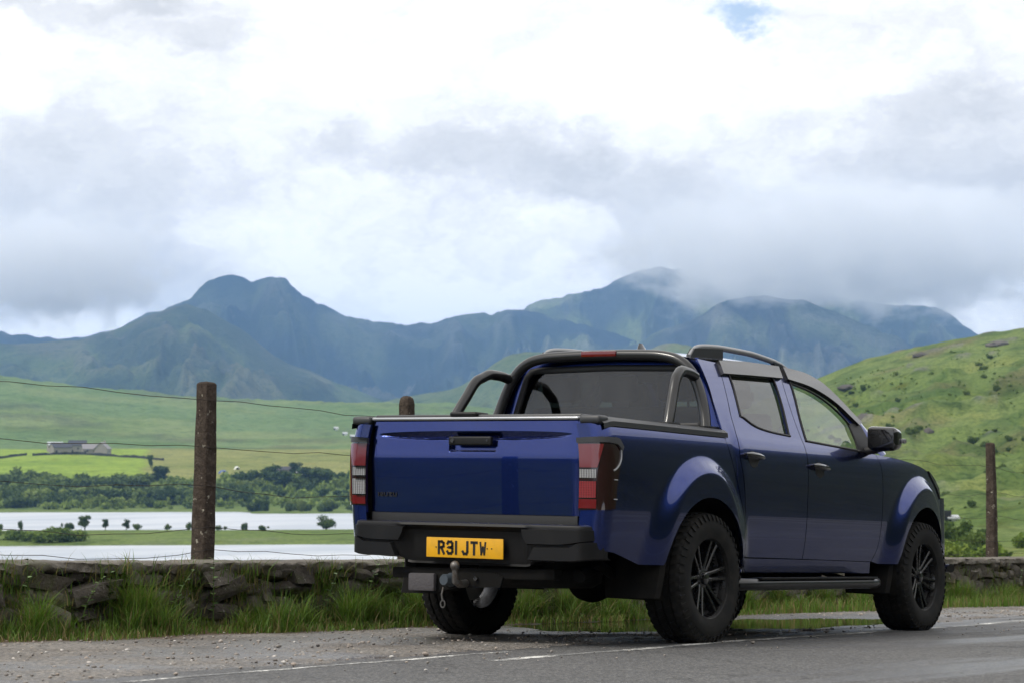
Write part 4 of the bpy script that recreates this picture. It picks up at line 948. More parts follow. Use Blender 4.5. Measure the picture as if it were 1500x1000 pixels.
    mb = MB(); P = [smap(x, z, .014) for x, z in rs([(-1.07, .955), (-1.045, .968), (-1.015, .995), (-.998, 1.03), (-.993, 1.075)], 12)]; mb.tube([(q.x, side*q.y, q.z) for q in P], .005, 6); mb.build('lamp_trim', M_rail, tl, 60, tf=rb)
    for z in (.905, .80): 
        mb = MB(); P = [smap(x, z, .012) for x in np.linspace(-1.065, -1.035, 4)]; mb.tube([(q.x, side*q.y, q.z) for q in P], .003, 5); mb.build('lamp_trim', M_rail, tl, 60, tf=rb)
    # ---------------- roof rail
    mb = MB(); path = [(.40, .535, 1.70), (.47, .535, 1.752), (.55, .535, 1.766), (.85, .53, 1.780), (1.15, .53, 1.778), (1.42, .528, 1.762), (1.62, .525, 1.742), (1.72, .525, 1.722)]
    P = rs(path, 30); mb.tube([(x, side*y, z) for x, y, z in P], [.013 + .006*min(1, min(i, 29 - i)/4) for i in range(30)], 10, sx=.85)
    rr_ = mb.build('roof_rail', M_rail, truck, 50, tf=rb)
    for pts_, t_ in (([(.375, .518, 1.685), (.44, .518, 1.750), (.80, .518, 1.773), (.80, .518, 1.69)], .034), ([(1.60, .512, 1.68), (1.50, .512, 1.752), (1.62, .512, 1.74), (1.74, .512, 1.69)], .03)):
        mb = MB(); mb.n = 1; mb.poly([(x, side*y, z) for x, y, z in pts_], (0, side, 0), t_); mb.build('rail_foot', M_cap, rr_, 30, tf=rb)
    # ---------------- wing mirror
    mb = MB(); bm = bmesh.new(); bmesh.ops.create_cube(bm, size=1)
    for v in bm.verts: v.co = Vector((v.co.x*.135, v.co.y*.235, v.co.z*.185)); 
    for v in bm.verts:
        if v.co.x > 0: v.co.y *= .80; v.co.z *= .78
        if v.co.y*side > 0: v.co.z *= .88
    bmesh.ops.bevel(bm, geom=bm.edges[:], offset=.042, segments=5, affect='EDGES', profile=.55)
    mb.bm(bm, Matrix.Translation((2.245, side*.995, 1.285)) @ Matrix.Rotation(side*.12, 4, 'Z')); mr = mb.build('wing_mirror', M_gloss, truck, 40, tf=rb)
    mb = MB(); mb.tube([(2.21, side*.865, 1.205), (2.22, side*.92, 1.215), (2.235, side*.98, 1.235)], [.03, .026, .03], 10); mb.build('mirror_arm', M_trim, mr, 50, tf=rb)
    mb = MB(); mb.box((2.168, side*.995 - .09, 1.225), (2.178, side*.995 + .09, 1.35), .004, 2); mb.build('mirror_glass', M_gloss, mr, 40, tf=rb)
    mb = MB(); mb.box((2.255, side*1.10 - .018, 1.26), (2.31, side*1.10 + .012, 1.29), .008, 2); mb.build('mirror_indicator', M_clear, mr, 40, tf=rb)
    # ---------------- side step
    mb = MB(); P = rs([(.33, .86, .335), (.40, .90, .335), (.52, .925, .335), (2.15, .925, .335), (2.27, .905, .335), (2.33, .87, .335)], 26); mb.tube([(x, side*y, z) for x, y, z in P], .037, 14); ss = mb.build('side_step', M_bar, truck, 50)
    mb = MB(); mb.box((.52, side*.925 - .045, .362), (2.17, side*.925 + .03, .376), .006, 2); mb.build('step_tread', M_black, ss, 40)
    for bx in (.7, 1.35, 2.0):
        mb = MB(); mb.tube([(bx, side*.92, .335), (bx, side*.75, .37), (bx, side*.6, .42)], .02, 8); mb.build('step_bracket', M_under, ss, 50)
    # ---------------- mud flaps
    for fx, z0, z1, wv in ((-.545, .262, .50, .15), (2.54, .265, .56, .14)):
        mb = MB(); G = []
        for k in range(9):
            t = k/8; z = z0 + (z1 - z0)*t; xx = fx - .05*(1 - t)**2 + (.02 if fx > 0 else 0)*t; wo = .905 - .012*(1 - t)
            G.append([(xx, side*(wo - .30), z), (xx - .006, side*(wo - .15), z), (xx - .003, side*(wo - .02), z), (xx + .02, side*wo, z + .0)])
        mb.grid(G); G2 = [[(p[0] + .008, p[1], p[2]) for p in r] for r in G]; mb.grid(G2, flip=True); mb.n = 1; mb.build('mud_flap', M_under, truck, 40)
    # flap skirt on the flank behind the wheel
# ---------------- roof, pillars, screens
zr = pchip([.30, .60, 1.0, 1.4, 1.7, 1.95], [1.672, 1.692, 1.706, 1.708, 1.692, 1.645])
mb = MB(); G = []
for x in np.linspace(.30, 1.98, 40):
    ze = float(zr(x)); we = float(_Wb(ze)) - .005; row = []
    for t in np.linspace(-1, 1, 41): row.append((x + .035*(1 - t*t)*float(sstep(x, 1.5, 1.98)) - .03*(1 - t*t)*float(sstep(x, .5, .30)), we*t, ze + .062*(1 - abs(t)**2.3) ))
    G.append(row)
mb.grid(G); roof = mb.build('roof', M_paint, truck, 60, tf=rb)
for side in (-1, 1):      # A pillar
    mb = MB(); G = []
    outer = rs([(1.93, 1.655), (2.05, 1.59), (2.16, 1.51), (2.30, 1.395), (2.42, 1.28), (2.50, 1.19)], 24); inner = rs([(1.97, .575, 1.675), (2.12, .60, 1.60), (2.30, .635, 1.47), (2.48, .67, 1.33), (2.64, .70, 1.20)], 24)
    for (x, z), q in zip(outer, inner):
        w = float(_Wb(z)); G.append([(x - .07, side*(w - .002), z - .012), (x - .02, side*(w + .006), z + .002), (x + .02, side*(w - .005), z + .012), (x + .05, side*(w - .035), z + .018), (float(q[0]), side*float(q[1]), float(q[2]))])
    mb.grid(G, flip=side > 0)
    mb.build('windscreen_pillar', M_paint, truck, 50, tf=rb)
mb = MB(); G = []
for t in np.linspace(0, 1, 16):
    row = []
    for s in np.linspace(-1, 1, 25):
        x0, y0, z0 = 1.97 + .035*(1 - s*s), .575*s, 1.672 + .05*(1 - abs(s)**2.3); x1, y1, z1 = 2.64 + .12*(1 - s*s), .70*s, 1.195 + .015*(1 - s*s)
        row.append((x0 + (x1 - x0)*t, y0 + (y1 - y0)*t, z0 + (z1 - z0)*t + .03*math.sin(math.pi*t)))
    G.append(row)
mb.grid(G); mb.build('windscreen', M_glass, truck, 180, tf=rb)
# hood and nose
mb = MB(); G = []
for x in np.linspace(2.36, 3.80, 36):
    ze = float(pchip([2.36, 2.65, 2.95, 3.2, 3.42, 3.62, 3.80], [1.186, 1.176, 1.156, 1.124, 1.066, .99, .90])(x)); we = float(Wf(min(x, 3.5), 1.15)) - .012 - .25*max(0, x - 3.5)
    G.append([(x + .10*(1 - t*t)*float(sstep(x, 3.2, 3.8)), we*t, ze + .075*(1 - abs(t)**2.0)*float(sstep(x, 3.95, 3.3)) + .012*float(sstep(abs(t), .62, .5))*float(sstep(x, 3.6, 3.3))) for t in np.linspace(-1, 1, 37)])
mb.grid(G); mb.build('hood', M_paint, truck, 60, tf=rb)
mb = MB(); G = []
for z in np.linspace(.42, .93, 14):
    row = []
    for t in np.linspace(-1, 1, 41):
        f = t*math.pi/2; w = float(Wf(3.6, max(z, .5))) - .0; b = .36 - .10*(z - .42)/.5 - .12*max(0, .5 - z)/.1
        row.append((3.60 + b*max(0, math.cos(f))**.55, w*math.copysign(abs(math.sin(f))**.8, f), z))
    G.append(row)
mb.grid(G, flip=True); fb = mb.build('front_bumper', M_paint, truck, 50, tf=rb)
mb = MB(); mb.box((3.86, -.52, .72), (3.985, .52, .90), .03, 3); mb.build('grille', M_gloss, truck, 40, tf=rb)
mb = MB(); P = [(3.66 + .30*(1 - s*s), s*.86, .43) for s in np.linspace(-1, 1, 17)]; mb.tube(P, .032, 10); mb.build('nudge_bar', M_bar, truck, 50)
# cab rear wall with its window
mb = MB()
XB = .335
def rw(y, z): return (XB + .03*max(0, (z - 1.25)/.4) - .02*(1 - (y/.85)**2), y, z)
outl = lambda z: float(_Wb(z)) - .01
for z0, z1 in ((.55, 1.285), (1.612, 1.685)):
    G = [[rw(outl(z)*t, z) for z in np.linspace(z0, z1, 8)] for t in np.linspace(-1, 1, 25)]; mb.grid(G, flip=True)
for s in (-1, 1):
    G = [[rw(s*((.665 - .10*(z - 1.285)/.33) + ((outl(z)) - (.665 - .10*(z - 1.285)/.33))*t), z) for z in np.linspace(1.285, 1.612, 10)] for t in np.linspace(0, 1, 6)]; mb.grid(G, flip=s < 0)
mb.build('cab_rear_wall', M_paint, truck, 60, tf=rb)
mb = MB(); G = [[Vector(rw((.685 - .10*(z - 1.27)/.34)*t, z)) + Vector((-.006, 0, 0)) for z in np.linspace(1.265, 1.625, 12)] for t in np.linspace(-1, 1, 25)]; mb.grid(G, flip=True); rwn = mb.build('rear_window', M_tint, truck, 180, tf=rb)
mb = MB(); loop = [(-.65, 1.27), (0, 1.262), (.65, 1.27), (.685, 1.30), (.60, 1.59), (.56, 1.622), (0, 1.632), (-.56, 1.622), (-.60, 1.59), (-.685, 1.30), (-.65, 1.27)]
mb.tube([Vector(rw(y, z)) + Vector((-.010, 0, 0)) for y, z in rs(loop, 60, False)], .022, 6, cap=False, sx=.9); mb.build('window_surround', M_trim, rwn, 60, tf=rb)
# ---------------- tailgate: shallow brow on top, flat below the crease, handle cup
mb = MB(); ny = 60; G = []
def tg(y, z):
    x = XR - .004
    d = z - 1.022; w_ = .012; up = .5*(d + math.sqrt(d*d + w_*w_)); dn = .5*(-d + math.sqrt(d*d + w_*w_))
    x += .085*up + .035*dn                                        # upper half leans forward, lower half tucks under
    k_ = max(0.0, 1 - (abs(y + .005)/.64)**2.5)                   # long scoop under the top edge
    if k_ > 0:
        zt_, zb_ = 1.150 + .016*k_**.5, 1.150 - .026*k_**.5
        x += .024*k_**.5*min(1, max(0, (zt_ - z)/(zt_ - zb_ + 1e-6)))*float(sstep(z, zb_ - .010, zb_))
    r = max(0, abs(y) - .66)/.05; x += .012*min(1, r)**2
    hc = float(sstep(abs(y + .008), .16, .145))*float(sstep(z, 1.048, 1.06))*float(sstep(z, 1.142, 1.132)); x += .035*hc
    return (x, y, z)
zs = np.unique(np.concatenate([np.linspace(.705, .99, 10), np.linspace(.99, 1.045, 9), np.linspace(1.045, 1.066, 6), np.linspace(1.066, 1.128, 4), np.linspace(1.100, 1.19, 40), np.linspace(1.19, 1.222, 5)])); ysg = np.unique(np.concatenate([np.linspace(-.706, -.66, 8), np.linspace(-.66, -.18, 26), np.linspace(-.18, -.13, 8), np.linspace(-.13, .115, 8), np.linspace(.115, .16, 8), np.linspace(.16, .66, 26), np.linspace(.66, .706, 8)]))
G = [[tg(y, z) for z in zs] for y in ysg]; mb.grid(G, flip=True)
rim = [[G[i][-1], (G[i][-1][0] + .015, G[i][-1][1], 1.23), (G[i][-1][0] + .05, G[i][-1][1], 1.232)] for i in range(len(ysg))]; mb.grid(rim, flip=True)
for i in (0, -1): mb.grid([[G[i][j], (G[i][j][0] + .05, G[i][j][1], G[i][j][2])] for j in range(len(zs))], flip=(i == 0))
mb.grid([[G[i][0], (G[i][0][0] + .05, G[i][0][1], G[i][0][2])] for i in range(len(ysg))])
tgo = mb.build('tailgate', M_paint, truck, 38, tf=rb)
mb = MB(); mb.box((XR - .034, -.155, 1.085), (XR - .006, .135, 1.135), .010, 3); hnd = mb.build('tailgate_handle', M_black, tgo, 40, tf=rb)
mb = MB(); mb.lathe([(.001, -.006), (.011, -.006), (.012, 0), (.012, .01)], 16, 'x', (XR - .034, .105, 1.112)); mb.lathe([(.001, -.004), (.006, -.004), (.007, .004)], 12, 'x', (XR - .034, -.13, 1.112)); mb.build('handle_lock', M_cap, hnd, 40, tf=rb)
mb = MB(); mb.box((XR + .002, -.705, 1.227), (XR + .07, .705, 1.246), .009, 4); mb.build('tailgate_cap', M_skycap, tgo, 40, tf=rb)
mb = MB(); mb.box((XR + .01, -.70, .60), (XR + .10, .70, .71), .01); mb.build('bed_sill', M_trim, truck, 40, tf=rb)
# ribbon lettering
GLY = {'R': [[(0, 0), (0, 1), (.62, 1), (.95, .88), (.95, .62), (.62, .5), (0, .5)], [(.5, .5), (1, 0)]], '3': [[(0, .86), (.2, 1), (.75, 1), (.98, .86), (.98, .64), (.75, .52), (.35, .52)], [(.75, .52), (1, .40), (1, .14), (.75, 0), (.2, 0), (0, .14)]], '1': [[(.5, 0), (.5, 1)]],
       'J': [[(.9, 1), (.9, .18), (.72, 0), (.22, 0), (0, .18)]], 'T': [[(0, 1), (1, 1)], [(.5, 1), (.5, 0)]], 'W': [[(0, 1), (.2, 0), (.5, .62), (.8, 0), (1, 1)]], 'I': [[(.5, 0), (.5, 1)]],
       'S': [[(1, .86), (.8, 1), (.2, 1), (0, .86), (0, .66), (.2, .52), (.8, .48), (1, .34), (1, .14), (.8, 0), (.2, 0), (0, .14)]], 'U': [[(0, 1), (0, .16), (.2, 0), (.8, 0), (1, .16), (1, 1)]], 'Z': [[(0, 1), (1, 1), (0, 0), (1, 0)]]}
def lettering(mb, txt, y0, z0, w, h, sp, st, xf, adv=None):
    """letters read from left to right along -y on a face that looks to -x"""
    y = y0
    for ch in txt:
        if ch == ' ': y -= (adv or w)*.66 + sp; continue
        cw = w if ch not in '1I' else w*.28
        for pl in GLY[ch]:
            st_ = st*(.72 if ch == 'W' else 1); P = [Vector((y - st/2 - (cw - st)*(a if ch not in '1I' else .5), z0 + st/2 + (h - st)*b)) for a, b in pl]
            for a, b in zip(P[:-1], P[1:]):
                d = (b - a).normalized(); n = Vector((-d.y, d.x))*st_/2; a2, b2 = a - d*st_*.5, b + d*st_*.5
                q = [a2 + n, b2 + n, b2 - n, a2 - n]; mb.poly([(xf(c.x, c.y), c.x, c.y) for c in q], (-1, 0, 0), .0015)
        y -= cw + sp
mb = MB(); mb.n = 1; lettering(mb, 'ISUZU', .650, .793, .026, .024, .006, .006, lambda y, z: tg(y, z)[0] - .0035); mb.build('tailgate_badge', M_trim, tgo, 30, tf=rb)
# ---------------- tonneau cover and sports bar
mb = MB(); mb.box((-1.10, -.705, 1.235), (.26, .705, 1.262), .012, 3); tc_ = mb.build('tonneau_cover', M_cover, truck, 40, tf=rb)
mb = MB(); mb.box((-1.12, -.02, 1.25), (-.99, .165, 1.276), .014, 3); mb.build('cover_latch', M_black, tc_, 40, tf=rb)
bar = MB(); HX = .235
hoop = [(HX - .05, .77, 1.23), (HX - .01, .735, 1.36), (HX + .01, .675, 1.52), (HX + .02, .60, 1.625), (HX + .02, .50, 1.678), (HX + .02, .36, 1.698), (HX + .02, 0, 1.705)]
hp = hoop + [(x, -y, z) for x, y, z in hoop[-2::-1]]; P = rs(hp, 60); bar.tube([tuple(q) for q in P], .033, 14, sx=1.0)
sb_ = bar.build('sports_bar', M_bar, truck, 60, tf=rb)
for s in (-1, 1):
    mb = MB(); P = rs([(HX + .0, s*.665, 1.562), (.14, s*.675, 1.578), (.05, s*.684, 1.581), (.012, s*.688, 1.572), (-.012 - (.015 if s > 0 else 0), s*.692, 1.556), (-.04 - (.04 if s > 0 else 0), s*.695, 1.535), (-.11 - (.07 if s > 0 else 0), s*.71, 1.42), (-.185 - (.09 if s > 0 else 0), s*.73, 1.29), (-.21 - (.10 if s > 0 else 0), s*.735, 1.235)], 34); mb.tube([tuple(q) for q in P], .032, 12); mb.build('bar_leg', M_bar if s > 0 else M_bar, sb_, 60, tf=rb)
    mb = MB(); mb.box((-.29 - (.09 if s > 0 else 0), s*.735 - .05, 1.24), (-.14 - (.09 if s > 0 else 0), s*.735 + .05, 1.262), .01); mb.build('bar_foot', M_black, sb_, 40, tf=rb); mb = MB(); mb.box((HX - .11, s*.77 - .05, 1.24), (HX + .03, s*.77 + .05, 1.262), .01); mb.build('bar_foot', M_black, sb_, 40, tf=rb)
mb = MB(); P = [(HX - .021, y, 1.705) for y in np.linspace(-.125, .125, 6)]; mb.box((HX - .024, -.125, 1.692), (HX + .01, .125, 1.728), .008, 2); mb.build('brake_light', M_red, sb_, 40, tf=rb)
# ---------------- shark fin aerial
mb = MB(); G = []
for t in np.linspace(0, 1, 8):
    z = 1.755 + .062*t; l = .075*(1 - .72*t); w = .02*(1 - .75*t); cx = .75 - .035*t*0 + .02*t*-1
    G.append([(cx + l*math.cos(a)*(1.0), w*math.sin(a), z) for a in np.linspace(0, 2*math.pi, 16, endpoint=False)])
mb.grid([[G[i][k] for i in range(8)] for k in range(16)], wrap_u=True, flip=True); mb.n = 1; mb.build('roof_aerial', M_gloss, truck, 60, tf=rb)
# ---------------- rear bumper
def bpath(y):                    # plan shape of the bumper, x of its rear face
    a = abs(y); return -1.215 + .030*float(sstep(a, .42, .74)) + .12*float(sstep(a, .73, .862))**1.4
mb = MB(); G = []
for y in np.concatenate([np.linspace(-.845, -.72, 14), np.linspace(-.70, .70, 50), np.linspace(.72, .845, 14)]):
    x = bpath(y); c = float(sstep(abs(y), .46, .40)); e = float(sstep(abs(y), .55, .9)); zb = .452 - .03*c + .02*e
    G.append([(-1.05, y, .652), (x + .03, y, .657), (x + .006, y, .650), (x, y, .636), (x + .004 + .040*c, y, .610), (x + .006 + .052*c, y, .53), (x + .012 + .05*c, y, zb + .05), (x + .026 + .045*c, y, zb + .012), (x + .06, y, zb), (-1.03, y, zb + .01)])
mb.grid(G, flip=True); mb.v = list(mb.v); bumper = mb.build('rear_bumper', M_black, truck, 45, tf=rb)
for s in (-1, 1):                # corner pads in two tiers
    def pad(name, pts, off, mat):
        mb = MB(); n = len(pts); G = []
        C = coons(*pts, 22, 7)
        for k, o_ in ((0, -.02), (1, off)):
            pass
        G = [[(bpath(C[i, j, 0]) - off, s*C[i, j, 0], C[i, j, 1]) for j in range(7)] for i in range(22)]
        mb.grid(G, flip=s > 0)
        ring = [(i, 0) for i in range(22)] + [(21, j) for j in range(1, 7)] + [(i, 6) for i in range(20, -1, -1)] + [(0, j) for j in range(5, 0, -1)]
        b0 = len(mb.v); k = len(ring); cy0 = C[..., 0].mean(); cz0 = C[..., 1].mean()
        for (i, j) in ring: mb.v.append(G[i][j])
        for (i, j) in ring:
            q = G[i][j]; mb.v.append((q[0] + off + .012, q[1] + .006*np.sign(abs(q[1]) - cy0)*s, q[2] + .006*np.sign(q[2] - cz0)))
        for q in range(k): mb.f.append((b0 + q, b0 + (q+1) % k, b0 + k + (q+1) % k, b0 + k + q))
        mb.n = 1; return mb.build(name, mat, bumper, 45, tf=rb)
    pad('upper_pad', ([(.435, .548), (.60, .548), (.840, .578)], [(.40, .622), (.60, .628), (.840, .628)], [(.435, .548), (.41, .59), (.40, .622)], [(.840, .578), (.840, .628)]), .012, M_black)
    pad('lower_pad', ([(.45, .462), (.68, .462), (.846, .48)], [(.485, .530), (.69, .533), (.75, .558), (.846, .566)], [(.45, .462), (.485, .530)], [(.846, .48), (.846, .566)]), .020, M_black)
# number plate
PXx = -1.183
plate = MB(); plate.box((PXx - .008, -.26, .458), (PXx, .26, .569), .003, 2); pl = plate.build('number_plate', M_yel, truck, 40, tf=rb)
mb = MB(); mb.n = 1; lettering(mb, 'R31', .180, .4745, .048, .078, .011, .0145, lambda y, z: PXx - .009); lettering(mb, 'JTW', .016, .4745, .048, .078, .011, .0145, lambda y, z: PXx - .009); mb.build('plate_lettering', M_ink, pl, 30, tf=rb)
for y in (.192, .115, -.155, -.185):
    mb = MB(); mb.lathe([(.0005, -.0115), (.0032, -.0115), (.004, -.008)], 10, 'x', (PXx, y, .514), flip=True); mb.build('plate_screw', M_ink, pl, 30, tf=rb)
# ---------------- tow bar
tow = MB(); tow.poly([(-1.13, .40, .39), (-1.13, -.16, .395), (-1.13, -.22, .372), (-1.13, -.20, .315), (-1.13, .10, .31), (-1.13, .22, .285), (-1.13, .39, .285), (-1.13, .41, .32)], (1, 0, 0), .02); tow.n = 1
tow.box((-1.12, -.55, .36), (-1.04, .55, .42), .01); towb = tow.build('tow_bar', M_under, truck, 30)
mb = MB(); mb.box((-1.165, .225, .288), (-1.132, .405, .388), .012, 2); mb.build('step_pad', mat_simple('grey_fabric_pad', (.075, .07, .075), .8, bumps=(40, .5, .01)), towb, 40)
mb = MB(); mb.tube([(-1.14, .02, .335), (-1.20, .02, .33), (-1.245, .02, .345), (-1.25, .02, .40)], [.022, .022, .02, .016], 12); mb.build('tow_neck', M_steel, towb, 50)
mb = MB(); mb.lathe([(.0005, .05)] + [(.027*math.sin(a), .022 + .027*-math.cos(a)*-1) for a in np.linspace(.1, 2.5, 12)] + [(.016, -.01)], 20, 'z', (-1.25, .02, .41)); mb.n = 1; mb.build('tow_ball', M_steel, towb, 60)
mb = MB(); mb.lathe([(.0005, -.07), (.028, -.07), (.033, -.06), (.033, -.01), (.04, 0), (.001, 0)], 18, 'x', (-1.14, .125, .352), flip=True); mb.build('trailer_socket', mat_simple('socket_plastic', (.05, .065, .08), .5), towb, 40)
mb = MB(); mb.lathe([(.0005, -.015), (.012, -.015), (.014, 0)], 8, 'x', (-1.132, -.045, .362), flip=True); mb.build('tow_bolt', M_chromeish, towb, 30)
mb = MB(); mb.tube([(-1.16, .16, .31), (-1.17, .165, .27), (-1.165, .16, .235)], .006, 8); tor = [(-1.165 + .0, .16 + .015*math.cos(a), .218 + .02*math.sin(a)) for a in np.linspace(0, 2*math.pi, 13)]; mb.tube(tor, .0045, 6); mb.build('safety_shackle', M_steel, towb, 50)
# ---------------- wheels
def tyre_profile(R):
    return [(.222, -.100), (.232, -.118), (.262, -.128), (.300, -.132), (.330, -.127), (R - .022, -.117), (R - .006, -.104), (R - .003, -.09), (R - .003, -.062), (R - .012, -.060), (R - .012, -.052), (R - .002, -.050), (R - .001, -.006), (R - .011, -.005), (R - .011, .005), (R - .001, .006), (R - .002, .050), (R - .012, .052), (R - .012, .060), (R - .003, .062), (R - .003, .09), (R - .006, .104), (R - .022, .117), (.330, .127), (.300, .132), (.262, .128), (.232, .118), (.222, .100)]
TR = .379
ty = MB(); ty.lathe(tyre_profile(TR), 96, 'y'); 
for k in range(46):             # shoulder and centre lugs
    for sgn in (-1, 1):
        a = 2*math.pi*(k + (.25 if sgn > 0 else 0))/46
        for (h0, h1, r0, r1, wa) in ((.062, .117, TR - .03, TR + .005, .032), (.012, .046, TR - .02, TR + .0045, .034)):
            aa = a + (.04 if h0 < .05 else 0); b0 = len(ty.v)
            for da in (-wa, wa):
                sk = .02*sgn
                for (h, r) in ((h0, r0), (h1, r0), (h1, r1 - (.014 if h1 > .1 else 0)), (h0, r1)):
                    an = aa + da + sk*(1 if h == h1 else -1); ty.v.append((r*math.cos(an), sgn*h, r*math.sin(an)))
            for q in ((0, 1, 2, 3), (7, 6, 5, 4), (0, 4, 5, 1), (1, 5, 6, 2), (2, 6, 7, 3), (3, 7, 4, 0)): ty.f.append(tuple(b0 + i for i in q))
        # sidewall shoulder blocks
        b0 = len(ty.v)
        for da in (-.026, .026):
            for (h, r) in ((.112, TR - .016), (.128, TR - .045), (.136, TR - .045), (.120, TR - .010)): an = a + da; ty.v.append((r*math.cos(an), sgn*h, r*math.sin(an)))
        for q in ((0, 1, 2, 3), (7, 6, 5, 4), (0, 4, 5, 1), (1, 5, 6, 2), (2, 6, 7, 3), (3, 7, 4, 0)): ty.f.append(tuple(b0 + i for i in q))
ty.n = 1
ri = MB(); ri.lathe([(.228, -.112), (.236, -.118), (.238, -.112), (.232, -.104), (.222, -.098), (.214, -.07), (.205, -.02), (.205, .09), (.222, .105), (.236, .112)], 72, 'y')
for k in range(6):              # six twin spokes, outer face at -y
    for o_ in (-1, 1):
        a = 2*math.pi*k/6 + .26; ca, sa_ = math.cos(a), math.sin(a); nx, nz = -sa_, ca
        for j in range(1):
            sec = []
            for r, off, wd, y0, y1 in ((.04, .016, .016, -.070, -.035), (.10, .020, .0125, -.080, -.04), (.16, .026, .0115, -.088, -.045), (.222, .034, .013, -.100, -.055)):
                cx, cz = r*ca + o_*off*nx, r*sa_ + o_*off*nz
                sec.append([(cx - nx*wd, y1, cz - nz*wd), (cx - nx*wd*.8, y0 + .004, cz - nz*wd*.8), (cx - nx*wd*.45, y0, cz - nz*wd*.45), (cx + nx*wd*.45, y0, cz + nz*wd*.45), (cx + nx*wd*.8, y0 + .004, cz + nz*wd*.8), (cx + nx*wd, y1, cz + nz*wd)])
            ri.grid(sec)
ri.lathe([(.0005, -.072), (.05, -.072), (.062, -.066), (.066, -.05), (.066, .02)], 36, 'y'); ri.n = 1
hc = MB(); hc.lathe([(.0005, -.094), (.024, -.094), (.033, -.09), (.036, -.08), (.036, -.06)], 28, 'y'); hc.n = 1
bd = MB(); bd.lathe([(.03, -.01), (.155, -.01), (.158, -.005), (.158, .012), (.03, .012)], 48, 'y'); bd.n = 1
def wheel(x, s, proto=None):
    if proto is None:
        w = ri.build('wheel', M_rim, truck, 32); t = ty.build('tyre', M_rubber, w, 40); h = hc.build('hub_cap', M_gloss, w, 40); d = bd.build('brake_disc', M_disc, w, 40)
        b = MB(); b.lathe([(.212, -.06), (.2035, -.01), (.2035, .085)], 60, 'y'); b.build('rim_barrel', M_barrel, w, 60)
    else: w = copy_tree(proto, truck)
    w.location = (x, s*.785, .371); w.rotation_euler = (0, .0 if proto is None else 1.3*x + s, 0) if s < 0 else (0, .4 + x, math.pi)
    return w
wp = wheel(0, -1); wp.rotation_euler = (0, .12, 0); wf = wheel(3.095, -1, wp); wf.rotation_euler = (0, .55, 0); wheel(0, 1, wp); wheel(3.095, 1, wp)
# ---------------- underbody
mb = MB()
for s in (-1, 1): mb.box((-1.05, s*.47 - .04, .42), (3.5, s*.47 + .04, .54), .01)
for x in (-.85, -.2, .5, 1.2, 2.0, 2.7): mb.box((x - .04, -.47, .44), (x + .04, .47, .52), .01)
mb.build('chassis', M_under, truck, 30)
mb = MB(); mb.tube([(0, -.70, .371), (0, .70, .371)], .045, 12); mb.lathe([(.0005, -.15), (.09, -.13), (.145, -.06), (.155, 0), (.145, .06), (.09, .13), (.0005, .15)], 24, 'x', (0, -.1, .371)); mb.n = 1; mb.build('rear_axle', M_under, truck, 50)
for s in (-1, 1):
    mb = MB(); P = rs([(-.72, s*.56, .46), (-.4, s*.56, .36), (0, s*.56, .325), (.4, s*.56, .37), (.70, s*.56, .45)], 16); mb.tube([tuple(q) for q in P], .03, 8); mb.build('leaf_spring', M_under, truck, 50)
    mb = MB(); mb.tube([(.05, s*.50, .34), (.18, s*.45, .62)], .026, 10); mb.build('shock_absorber', M_under, truck, 50)
mb = MB(); mb.lathe([(.10, -.07), (.30, -.08), (.352, -.05), (.362, 0), (.352, .05), (.30, .08), (.10, .07)], 40, 'z', (-.60, -.12, .39)); mb.n = 1; mb.build('spare_wheel', M_rubber, truck, 50)
mb = MB(); mb.box((.55, .05, .345), (1.75, .50, .50), .05, 3); mb.box((1.75, -.3, .36), (2.6, .3, .55), .05, 2); mb.build('fuel_tank', M_under, truck, 40)
mb = MB(); mb.tube([(2.6, -.32, .38), (1.5, -.34, .37), (.6, -.36, .38), (.25, -.38, .47), (-.3, -.40, .47), (-.75, -.52, .40), (-.95, -.60, .38)], .035, 10); mb.build('exhaust_pipe', M_under, truck, 50)
mb = MB(); mb.box((-1.09, -.74, .60), (.27, .74, .72), .01); mb.box((-1.09, -.76, .70), (.27, -.72, 1.21)); mb.box((-1.09, .72, .70), (.27, .76, 1.21)); mb.build('bed_floor', M_under, truck, 30, tf=rb)
mb = MB(); mb.box((.34, -.83, .46), (2.75, .83, .52), .01); mb.box((2.34, -.82, .52), (2.42, .82, 1.14), .01); mb.build('cab_floor', M_under, truck, 30, tf=rb)
mb = MB(); mb.box((2.60, -.60, .50), (3.55, .60, .95), .03); mb.build('engine_block', M_under, truck, 30, tf=rb)
# ---------------- interior
def seat(x, y, w, name):
    mb = MB(); mb.box((x - .02, y - w/2, .68), (x + .48, y + w/2, .84), .05, 3)
    mb.box((-.06, -w/2, 0), (.06, w/2, .62), .05, 3, Matrix.Translation((x - .02, y, .80)) @ Matrix.Rotation(-.28, 4, 'Y')); so = mb.build(name, M_seat, truck, 40, tf=rb)
    for hy in ((y,) if w < .8 else (y - .42, y, y + .42)):
        mb = MB(); mb.box((-.045, -.13, 0), (.045, .13, .17), .04, 3, Matrix.Translation((x - .20, hy, 1.43)) @ Matrix.Rotation(-.2, 4, 'Y')); mb.tube([(x - .19, hy - .06, 1.36), (x - .195, hy - .06, 1.46)], .008, 6); mb.build('headrest', M_seat, so, 40, tf=rb)
seat(1.45, -.38, .50, 'front_seat'); seat(1.45, .38, .50, 'front_seat'); seat(.68, 0, 1.30, 'rear_seat')
mb = MB(); mb.box((2.12, -.74, .92), (2.58, .74, 1.18), .06, 4); dsh = mb.build('dashboard', M_dash, truck, 40, tf=rb)
mb = MB(); rim_ = [Vector((0, .185*math.cos(a), .185*math.sin(a))) for a in np.linspace(0, 2*math.pi, 33)]; MT_ = Matrix.Translation((1.98, -.38, 1.13)) @ Matrix.Rotation(-.42, 4, 'Y'); mb.tube([MT_ @ q for q in rim_], .016, 8)
